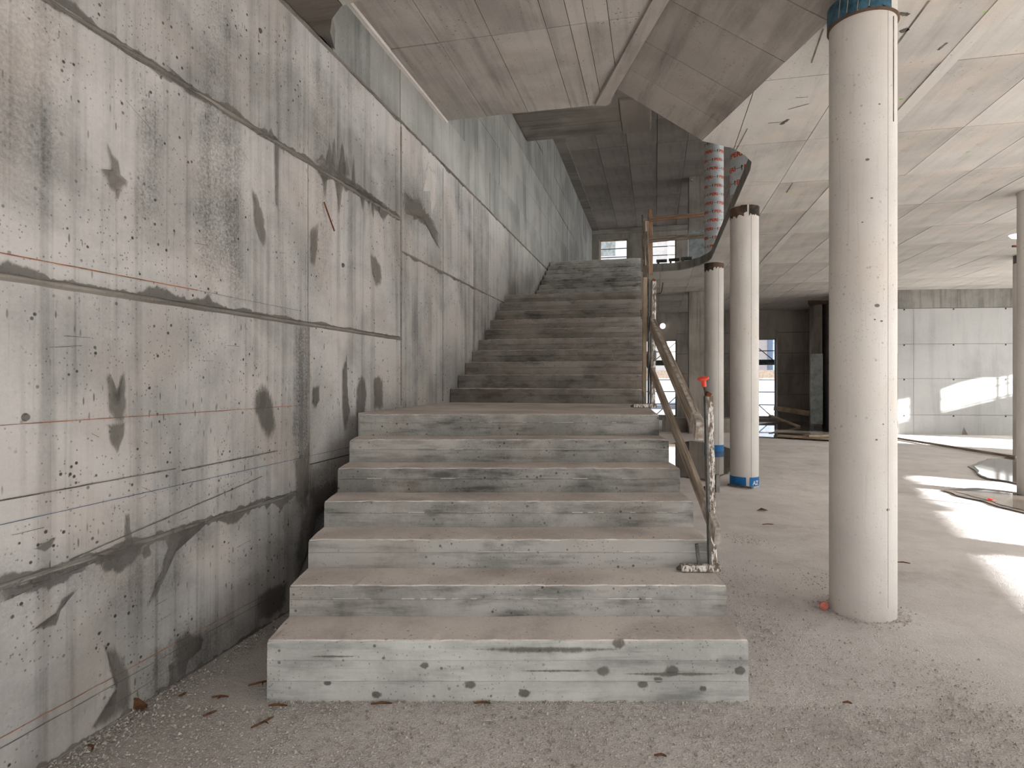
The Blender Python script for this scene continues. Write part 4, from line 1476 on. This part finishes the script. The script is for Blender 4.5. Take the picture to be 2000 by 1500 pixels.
# ------------------------------------------------------------------ LAMPS
lm = tag(empty('wall_lamp', (0, 0, 0)), 'small lit round white lamp high on the dark back wall', 'lamp')
bb, zz = bz(1294, 637)
lp = W(AB - 0.02, bb, zz)
lm.location = lp
MB().lathe([(0.12, 0), (0.12, 0.03), (0.105, 0.035)], 24).build('base', M['sheet'], lm, Matrix.Rotation(math.pi / 2, 4, 'X'))
MB().lathe([(0.105, 0.03), (0.098, 0.06), (0.07, 0.085), (0.03, 0.097), (0, 0.1)], 24).build('diffuser', M['globe'], lm, Matrix.Rotation(math.pi / 2, 4, 'X'), smooth=True)
lp = at_y(1984, 452, 10.6)
lm2 = tag(empty('ceiling_lamp', lp), 'lit globe lamp with rusty tube bracket half hidden by the right edge column', 'lamp')
MB().lathe([(0, -0.13), (0.06, -0.115), (0.1, -0.07), (0.115, 0.0), (0.1, 0.07), (0.06, 0.10)], 24).build('globe', M['globe'], lm2, smooth=True)
MB().tube([(0.3, 0, 0.20), (0.0, 0, 0.19), (-0.16, 0, 0.185), (-0.20, 0, 0.165), (-0.215, 0, 0.13), (-0.20, 0, 0.10), (-0.16, 0, 0.085), (0.0, 0, 0.09)], 0.018, 10).build('bracket', M['rust'], lm2, smooth=True)
MB().lathe([(0.05, 0.10), (0.05, ZS - lp.z)], 16).build('stem', M['steel'], lm2)
MB().bar((-0.06, 0, -0.26), (0.2, 0, -0.26), 0.03, 0.03).build('guard_bar', M['rust'], lm2)
MB().bar((0.06, 0, -0.26), (0.06, 0, -0.12), 0.012, 0.012).build('guard_bar', M['rust'], lm2)

# ------------------------------------------------------------------ ON THE FLOOR
def puddle(pts, label, z=0.012, name='puddle', mat='water', damp=0.12):
    pts = [on_z(x, y, 0) for x, y in pts]
    c = sum(pts, Vector()) / len(pts)
    out = []
    k = len(pts)
    for i in range(k):
        p, q_ = pts[i], pts[(i + 1) % k]
        for j in range(8):
            t = j / 8
            v = p.lerp(q_, t)
            v += Vector((noise.noise(v * 3), noise.noise(v * 3 + Vector((9, 9, 9))), 0)) * 0.08
            out.append(v - c)
    root = tag(empty(name, (c.x, c.y, 0)), label, 'puddle')
    n = len(out)
    MB().add([(p.x, p.y, z) for p in out] + [(0, 0, z)], [(i, (i + 1) % n, n) for i in range(n)]).build('water', M['water'], root)
    o2 = []
    for p in out:
        L = p.length
        o2.append(p * (1 + damp / max(L, 0.2) * (0.7 + 0.6 * noise.noise(p * 2.3))))
    MB().add([(p.x, p.y, z - 0.004) for p in o2] + [(0, 0, z - 0.004)], [(i, (i + 1) % n, n) for i in range(n)]).build('damp_rim', M['wet'], root)
    return root


puddle([(1300, 868), (1350, 862), (1400, 868), (1428, 880), (1428, 905), (1424, 925), (1375, 938), (1330, 930), (1300, 900)], 'still brown puddle between the staircase and the blue-banded columns')
puddle([(1440, 838), (1500, 826), (1560, 822), (1625, 838), (1690, 852), (1680, 864), (1600, 860), (1540, 856), (1480, 853), (1440, 850)], 'large reflecting puddle on the floor below the back right opening')
puddle([(1868, 962), (1920, 958), (2000, 968), (2080, 975), (2080, 1010), (2000, 1000), (1930, 978)], 'shallow puddle around the column at the right edge', damp=0.2)
puddle([(1905, 912), (1935, 898), (1990, 892), (2060, 892), (2080, 930), (2000, 948), (1950, 938), (1912, 930)], 'bright mirror-like puddle beyond the column at the right edge', damp=0.1)


def plank(p, q, w, h, label, mat='wood_pale'):
    p, q = Vector(p), Vector(q)
    root = tag(empty('plank', matrix=along(p, q)), label, 'plank')
    MB().bar((0, 0, 0), ((q - p).length, 0, 0), w, h, ch=0.003).build('board', M[mat], root)
    return root


plank(at_y(1512, 797, 21.4), at_y(1583, 808, 20.2), 0.04, 0.17, 'pale plank leaning level from the window jamb to the pier')
plank(at_y(1505, 812, 20.6), on_z(1560, 833, 0.03), 0.16, 0.045, 'pale plank slanting down to the floor beside the back puddle')
plank(on_z(1520, 851, 0.05), on_z(1700, 862, 0.05), 0.20, 0.05, 'long pale plank lying flat across the back puddle')
plank(on_z(1575, 851, 0.10), on_z(1715, 850, 0.06), 0.20, 0.05, 'pale plank lying behind the big column at the puddle edge')
plank(on_z(1752, 856, 0.03), on_z(1985, 893, 0.03), 0.05, 0.05, 'thin straight batten lying in the sun at the foot of the pale wall', 'wood')
sh = tag(empty('plastic_sheet_panel', at_y(1595, 828, 19.5)), 'tall grey sheet panel leaning on the pier at the back right', 'panel')
s_l, s_r = at_y(1583, 691, 19.55), at_y(1606.5, 691, 19.4)
o_ = at_y(1595, 828, 19.5)
zlo, zhi = o_.z, at_y(1595, 691, 19.5).z
sb = MB()
nn = 10
vv = []
for j in range(nn + 1):
    z = zlo + (zhi - zlo) * j / nn
    for i in range(5):
        p = s_l.lerp(s_r, i / 4)
        vv.append((p.x - o_.x, p.y - o_.y - 0.015 * noise.noise(Vector((i, j, 3))) - 0.02, z - o_.z))
m_ = len(vv)
vv += [(x, y + 0.02, z) for x, y, z in vv]
ff = [(j * 5 + i, j * 5 + i + 1, j * 5 + i + 6, j * 5 + i + 5) for j in range(nn) for i in range(4)]
ff += [tuple(m_ + k for k in reversed(f_)) for f_ in ff]
sb.add(vv, ff).build('sheet', M['sheet'], sh)

# bits lying about
def bit(name, pos, label, cat, mb, mat, rz=0.0, smooth=False):
    o = mb.build(name, mat, smooth=smooth)
    o.location = pos
    o.rotation_euler = (0, 0, rz)
    return tag(o, label, cat)


pc_ = on_z(1611, 1194, 0)  # loose pink plastic cap with its short socket
capo = tag(empty('plastic_cap', (pc_.x, pc_.y, 0.033)), 'faded pink round plastic cap lying against the foot of the nearest column', 'plastic cap')
MB().lathe([(0.0, 0.0), (0.022, 0.001), (0.029, 0.006), (0.029, 0.014), (0.014, 0.02), (0.013, 0.055), (0.009, 0.056)], 24).build('cap', M['pink'], capo, Matrix.Rotation(-math.pi / 2, 4, 'X'), smooth=True)
st = on_z(1423, 946, 0.02)
st2 = on_z(1470, 953, 0.02)
sto = tag(empty('steel_flat', st), 'dark flat steel bar lying at the foot of the blue-banded middle column', 'steel bar')
MB().bar((0, 0, 0), st2 - st, 0.06, 0.02).build('bar', M['steel'], sto)
p = on_z(1488, 998, 0.0)
bit('leaf_scrap', p, 'curled brown scrap on the floor between the columns', 'scrap', MB().add([(-0.07, 0, 0.003), (0, -0.03, 0.02), (0.08, 0, 0.004), (0.01, 0.04, 0.03), (0, 0, 0.006)], [(0, 1, 4), (1, 2, 4), (2, 3, 4), (3, 0, 4)]), M['stick'])
p = on_z(1937, 978, 0.015)
bit('red_scrap', p, 'torn bright red scrap lying at the puddle by the right edge', 'scrap', MB().add([(-0.05, 0, 0), (0, -0.03, 0.015), (0.06, 0, 0), (0.02, 0.04, 0.02), (-0.03, 0.03, 0.03)], [(0, 1, 4), (1, 2, 3), (1, 3, 4)]), M['redbit'])
p = on_z(1342, 914, 0.02)
bit('orange_scrap', p, 'tiny orange scrap lying in the puddle beside the staircase', 'scrap', MB().box(-0.02, 0.03, -0.015, 0.015, 0, 0.018), M['redbit'])
wc = on_z(268, 1382, 0)
bit('wood_chip', wc, 'brown wood chip leaning at the foot of the left wall', 'wood chip', MB().add([(-0.03, -0.02, 0), (0.05, -0.02, 0), (0.05, 0.015, 0), (-0.03, 0.015, 0), (-0.02, -0.012, 0.06), (0.02, -0.012, 0.045), (0.03, 0.01, 0.02), (-0.02, 0.01, 0.055)],
    [(0, 1, 5, 4), (1, 2, 6, 5), (2, 3, 7, 6), (3, 0, 4, 7), (4, 5, 6, 7)]), M['stick'])
sticks = [(513, 1410, 60, 0.13, 'forked brown twig on the floor left of the first step'), (430, 1361, 5, 0.08, 'short brown twig on the floor between wall and first step'), (543, 1378, 0, 0.09, 'brown sliver lying under the left end of the first step'),
          (356, 1356, 70, 0.05, 'small upright-looking brown twig on the floor near the wall'), (410, 1393, 55, 0.07, 'dark brown splinter lying in the foreground dust'), (176, 1461, -50, 0.07, 'brown splinter near the lower left corner of the floor'),
          (745, 1374, 5, 0.10, 'brown sliver at the foot of the first riser, left part'), (942, 1373, 0, 0.08, 'brown sliver at the foot of the first riser, middle'), (1290, 1476, -10, 0.05, 'orange-brown chip on the foreground floor, right of middle'),
          (1655, 1373, -20, 0.04, 'small orange chip on the floor below the nearest column'), (1765, 1099, -30, 0.10, 'reddish stick on the floor right of the nearest column'), (1500, 1024, 0, 0.12, 'dark thin stick on the floor behind the guard post'),
          (510, 1333, 35, 0.13, 'dark twig bundle at the left corner of the first step'), (955, 1409, -15, 0.06, 'pale curled shaving on the foreground floor')]
for x, y, an, L, lab in sticks:
    p = on_z(x, y, 0.008)
    mb = MB()
    t = math.radians(an)
    dv = Vector((math.cos(t), math.sin(t) * 0.8, 0)) * L * 0.5
    mid = Vector((0.012, 0.004, 0.003))
    mb.tube([-dv, -dv * 0.3 + mid, dv * 0.4 + mid * 0.5, dv], [0.004, 0.0055, 0.005, 0.003], 6)
    if 'twig' in lab:
        mb.tube([mid * 0.7, Vector((dv.y, -dv.x, 0.01)) * 0.8], [0.004, 0.002], 6)
    bit('stick', p, lab, 'stick', mb, M['stick'] if 'pale' not in lab else M['stone'])

# grit and gravel: nobody could count it
def grit(name, regions, label, smin, smax, seed):
    rnd = random.Random(seed)
    mb = MB()
    for (fn, cnt) in regions:
        for _ in range(cnt):
            x, y, z = fn(rnd)
            s = rnd.uniform(smin, smax) * (0.6 + 0.8 * rnd.random() ** 3)
            t = rnd.uniform(0, 6.28)
            vv = []
            for q_ in ((1, 0, 0), (-.5, .8, 0), (-.6, -.7, 0), (.1, 0, .8)):
                k = rnd.uniform(0.7, 1.3) * s
                vv.append((x + k * (q_[0] * math.cos(t) - q_[1] * math.sin(t)), y + k * (q_[0] * math.sin(t) + q_[1] * math.cos(t)), z + k * q_[2] - 0.001))
            mb.add(vv, [(0, 1, 3), (1, 2, 3), (2, 0, 3)])
    return tag(mb.build(name, M['stone']), label, 'gravel', kind='stuff')


def fl_near(r):
    y = 1.9 + 1.0 * r.random() ** 1.0
    return (r.uniform(-1.9, 2.6), y, 0.001)


def fl_wall(r):
    a_ = r.uniform(2.2, 4.8)
    p_ = W(a_, abs(r.gauss(0, 0.10)) + 0.005, 0)
    return (p_.x, p_.y, 0.001)


def fl_right(r):
    return (XR + 0.05 + abs(r.gauss(0, 0.45)), r.uniform(2.3, 5.2), 0.001)


def fl_col(r):
    t = r.uniform(0, 6.28)
    d_ = RC + abs(r.gauss(0, 0.06))
    return (C1[0] + d_ * math.cos(t), C1[1] + d_ * math.sin(t), 0.001)


def fl_pile(cx, cy, s_):
    def g(r):
        p_ = on_z(cx, cy, 0)
        return (p_.x + r.gauss(0, s_), p_.y + r.gauss(0, s_ * 1.4), 0.002)
    return g


def fl_riser(r):
    return (r.uniform(XL, XR + 0.02), D1 - abs(r.gauss(0, 0.02)), 0.001)


grit('gravel', [(fl_near, 15000), (fl_wall, 1600), (fl_right, 2600), (fl_col, 500), (fl_pile(1462, 1055, 0.09), 260), (fl_pile(1600, 1130, 0.12), 160), (fl_pile(1500, 1230, 0.10), 160), (fl_pile(1700, 1310, 0.1), 120), (fl_pile(1850, 1330, 0.10), 200), (fl_pile(1895, 1390, 0.10), 200), (fl_riser, 500)],
     'loose pale grit and gravel scattered over the foreground floor', 0.003, 0.0095, 3)


def tread_pt(r):
    k = r.randrange(7)
    y0 = D1 + T1 * k
    return (r.uniform(XL + .03, XR - .03), y0 + (abs(r.gauss(0, 0.05)) if r.random() < .5 else r.uniform(0.02, T1)), Z1 + R1 * k + 0.002)


gs = grit('stair_grit', [(tread_pt, 900)], 'fine mortar crumbs lying on the lower treads', 0.002, 0.006, 11)

# ------------------------------------------------------------------ OUTSIDE: scaffolds, neighbours, ground
gr_ = MB().box(-60, 90, -60, 90, -0.6, -0.42)
tag(gr_.build('ground', M['earth']), kind='structure')


def scaffold(matrix, x0, x1, bays, z_top, decks, label, depth=0.75, skip=(), rails=()):
    root = empty('scaffold', matrix=matrix)
    tag(root, label, 'scaffold') if label else tag(root, kind='structure')
    L = (x1 - x0) / bays
    for i in range(bays + 1):
        x = x0 + L * i
        for y in (0, -depth):
            MB().tube([(x, y, -0.4), (x, y, z_top)], 0.024, 8).build('standard', M['scaff'], root)
            for zc in (1.0, 2.0, 3.0, 4.0):
                if zc < z_top:
                    MB().tube([(x, y, zc - 0.05), (x, y, zc + 0.05)], 0.04, 8).build('coupler', M['scaff'], root)
        for z in decks:
            MB().tube([(x, 0, z - 0.04), (x, -depth, z - 0.04)], 0.022, 6).build('transom', M['scaff'], root)
    for z in sorted(set([d + k for d in decks for k in (0.5, 1.0)] + list(rails))):
        if z < z_top:
            MB().tube([(x0, -depth, z), (x1, -depth, z)], 0.02, 6).build('ledger', M['scaff'], root)
    for z in decks:
        MB().tube([(x0, 0, z - 0.05), (x1, 0, z - 0.05)], 0.02, 6).build('ledger', M['scaff'], root)
        for i in range(bays):
            if (i, z) in skip: continue
            MB().box(x0 + L * i, x0 + L * (i + 1), -depth - 0.03, -depth, z, z + 0.16).build('toe_board', M['deck'], root)
            for k in range(3):
                MB().box(x0 + L * i + 0.02, x0 + L * (i + 1) - 0.02, -depth + 0.02 + k * depth / 3, -depth + depth / 3 - 0.01 + k * depth / 3, z - 0.03, z + 0.03).build('deck_board', M['deck'], root)
    zs = [-0.1] + list(decks)
    for i in range(bays):
        for za, zb_ in zip(zs, zs[1:]):
            s_ = 1 if i % 2 else -1
            xa, xb = x0 + L * i, x0 + L * (i + 1)
            if s_ < 0: xa, xb = xb, xa
            MB().tube([(xa, -depth, za), (xb, -depth, zb_)], 0.018, 6).build('brace', M['scaff'], root)
    return root


# behind the back wall (local x runs along the wall, +y towards the room)
SB = WM @ Matrix.Translation((AB + 0.75, 0, 0)) @ Matrix.Rotation(-math.pi / 2, 4, 'Z')
SB = WM @ Matrix(((0, 1, 0, AB + 1.55), (-1, 0, 0, 0), (0, 0, 1, 0), (0, 0, 0, 1)))
SB = WM @ Matrix(((0, -1, 0, AB + 0.8), (-1, 0, 0, 0), (0, 0, -1, 0), (0, 0, 0, 1)))


def sb_matrix():
    # x axis = +b direction, y axis = towards the room (-a), right handed with z up -> x must be  -(b)
    m = Matrix.Identity(4)
    xa = Vector((0, 1, 0))       # local x = -b
    ya = Vector((-1, 0, 0))      # local y = -a
    m.col[0][:3] = xa
    m.col[1][:3] = ya
    m.col[3][:3] = Vector((AB + 0.75, 0, 0))
    return WM @ m


scaffold(sb_matrix(), -14.2, 2.6, 7, 8.2, (2.15, 4.25), 'grey tube scaffold with decks outside the back wall openings', rails=(0.55, 1.05, 5.6, 6.2, 6.55, 6.9))
# right facade scaffold, out of the frame: gives the sun its broken edge; sheeting added to diffuse and block it
scr = scaffold(FM @ Matrix.Translation((0, -0.45, 0)), -17, 10.2, 11, 4.4, (2.08, 3.8), None, rails=(0.5,), skip=((0, 2.08), (9, 2.08), (10, 2.08)))
tp = MB()
def sheet(mb, x0, x1, z0, z1, y):
    n = max(2, int((x1 - x0) / 0.25))
    vv, ff = [], []
    for i in range(n + 1):
        x = x0 + (x1 - x0) * i / n
        wv = 0.04 * math.sin(x * 4.1) + 0.03 * math.sin(x * 9.7)
        drop = 0.06 * math.sin(x * 2.9) + 0.05 * math.sin(x * 6.3)
        vv += [(x, y + wv, z0 + drop), (x, y + wv * .3, z1)]
    mb.add(vv, [(i * 2, i * 2 + 2, i * 2 + 3, i * 2 + 1) for i in range(n)])


sheet(tp, -13.6, 4.7, 2.10, 4.4, -1.26)
sheet(tp, -17, -13.6, 3.4, 4.4, -1.26)
sheet(tp, 4.7, 10.2, 2.85, 4.4, -1.26)
tag(tp.build('added_sun_sheeting', M['diffuser_sheet'], matrix=FM), kind='structure')
tp2 = MB()
sheet(tp2, 6.2, 10.2, 0.30, 2.22, -1.26)  # low sheet added to shade the foot of the pale wall
tp4 = MB()
sheet(tp4, -18, 11.5, 4.3, 7.8, -0.2)  # upper sheet added to keep sun off the gallery, passes soft light
tag(tp4.build('added_sun_sheeting', M['diffuser_sheet'], matrix=FM), kind='structure')
tp3 = MB()
sheet(tp3, -2.3, 3.3, -0.1, 2.18, -1.24)  # low sheet added to shade one bay of the floor
tag(tp3.build('added_sun_sheeting', M['diffuser_sheet'], matrix=FM), kind='structure')
tag(tp2.build('added_sun_sheeting', M['diffuser_sheet'], matrix=FM), kind='structure')


# garden wall, grass and neighbours beyond the back wall
def out_box(name, mat, a0, a1, b0, b1, z0, z1, label, cat):
    mb = MB().box(a0, a1, -b0, -b1, z0, z1)
    return tag(mb.build(name, M[mat], matrix=WM), label, cat)


gwl = tag(empty('garden_wall', matrix=WM @ Matrix.Translation((33, 0, -0.42))), 'pale rendered boundary wall with tan coping seen through the ground floor openings', 'wall')
MB().box(0, 0.3, 12, -24, 0, 1.95).build('wall_body', M['garden'], gwl)
MB().box(-0.06, 0.36, 12, -24, 1.95, 2.02).build('coping', M['fascia'], gwl)
MB().box(0.0, 0.3, 12, -24, 2.02, 2.42).build('parapet', M['brickband'], gwl)
kb = tag(MB().box(28.6, 28.9, 8, -20, -0.42, -0.02).build('kerb', M['redearth'], matrix=WM), 'reddish kerb strip on the ground outside the back openings', 'kerb')
rnd = random.Random(5)
gm = MB()
for _ in range(2600):
    a_, b_ = rnd.uniform(30.5, 32.9), rnd.uniform(-4, 15)
    h_ = rnd.uniform(0.15, 0.5)
    l_ = rnd.uniform(-.12, .12)
    gm.add([(a_, -b_, -0.42), (a_ + 0.03, -b_ + 0.03, -0.42), (a_ + l_, -b_ + l_, -0.42 + h_)], [(0, 1, 2)])
tag(gm.build('grass', M['grass'], matrix=WM), 'rough green grass at the foot of the boundary wall outside', 'grass', kind='stuff')


def neighbour(a0, b0, b1, z1, mat, label, win, clad=None):
    root = tag(empty('neighbour_building', matrix=WM @ Matrix.Translation((a0, -b0, -0.42))), label, 'building')
    wdt = b1 - b0
    MB().box(0, 8, 0, -wdt, 0, z1).build('walls', M[mat], root)
    for (x, z, w_, h_) in win:
        f = MB().box(-0.06, 0.02, -x, -x - w_, z, z + h_).build('window', M['facade_w'], root)
        MB().box(-0.08, -0.05, -x - 0.08, -x - w_ + 0.08, z + 0.08, z + h_ - 0.08).build('pane', M['sheet'], f)
    if clad:
        for k in range(int(z1 / 0.6)):
            MB().box(-0.05, 0, 0, -wdt, k * 0.6 + 0.02, k * 0.6 + 0.58).build('cladding', M[clad], root)
    return root


neighbour(46, -3.0, 3.2, 14, 'facade_w', 'white neighbour building behind the left half of the gallery windows', [(1.2, 7.5, 1.4, 1.6), (3.6, 7.5, 1.4, 1.6), (1.2, 11, 1.4, 1.6)])
neighbour(43, 3.2, 9.5, 15, 'facade_p', 'pale pink neighbour building beyond the gallery windows', [(1.5, 6.2, 1.2, 1.5), (4.0, 10.5, 1.2, 1.5)])
neighbour(41, 9.5, 24, 7.5, 'facade_b', 'pale blue clad neighbour building seen through the right opening', [(2, 3.4, 1.6, 1.4), (7, 3.4, 1.6, 1.4)], 'facade_b')
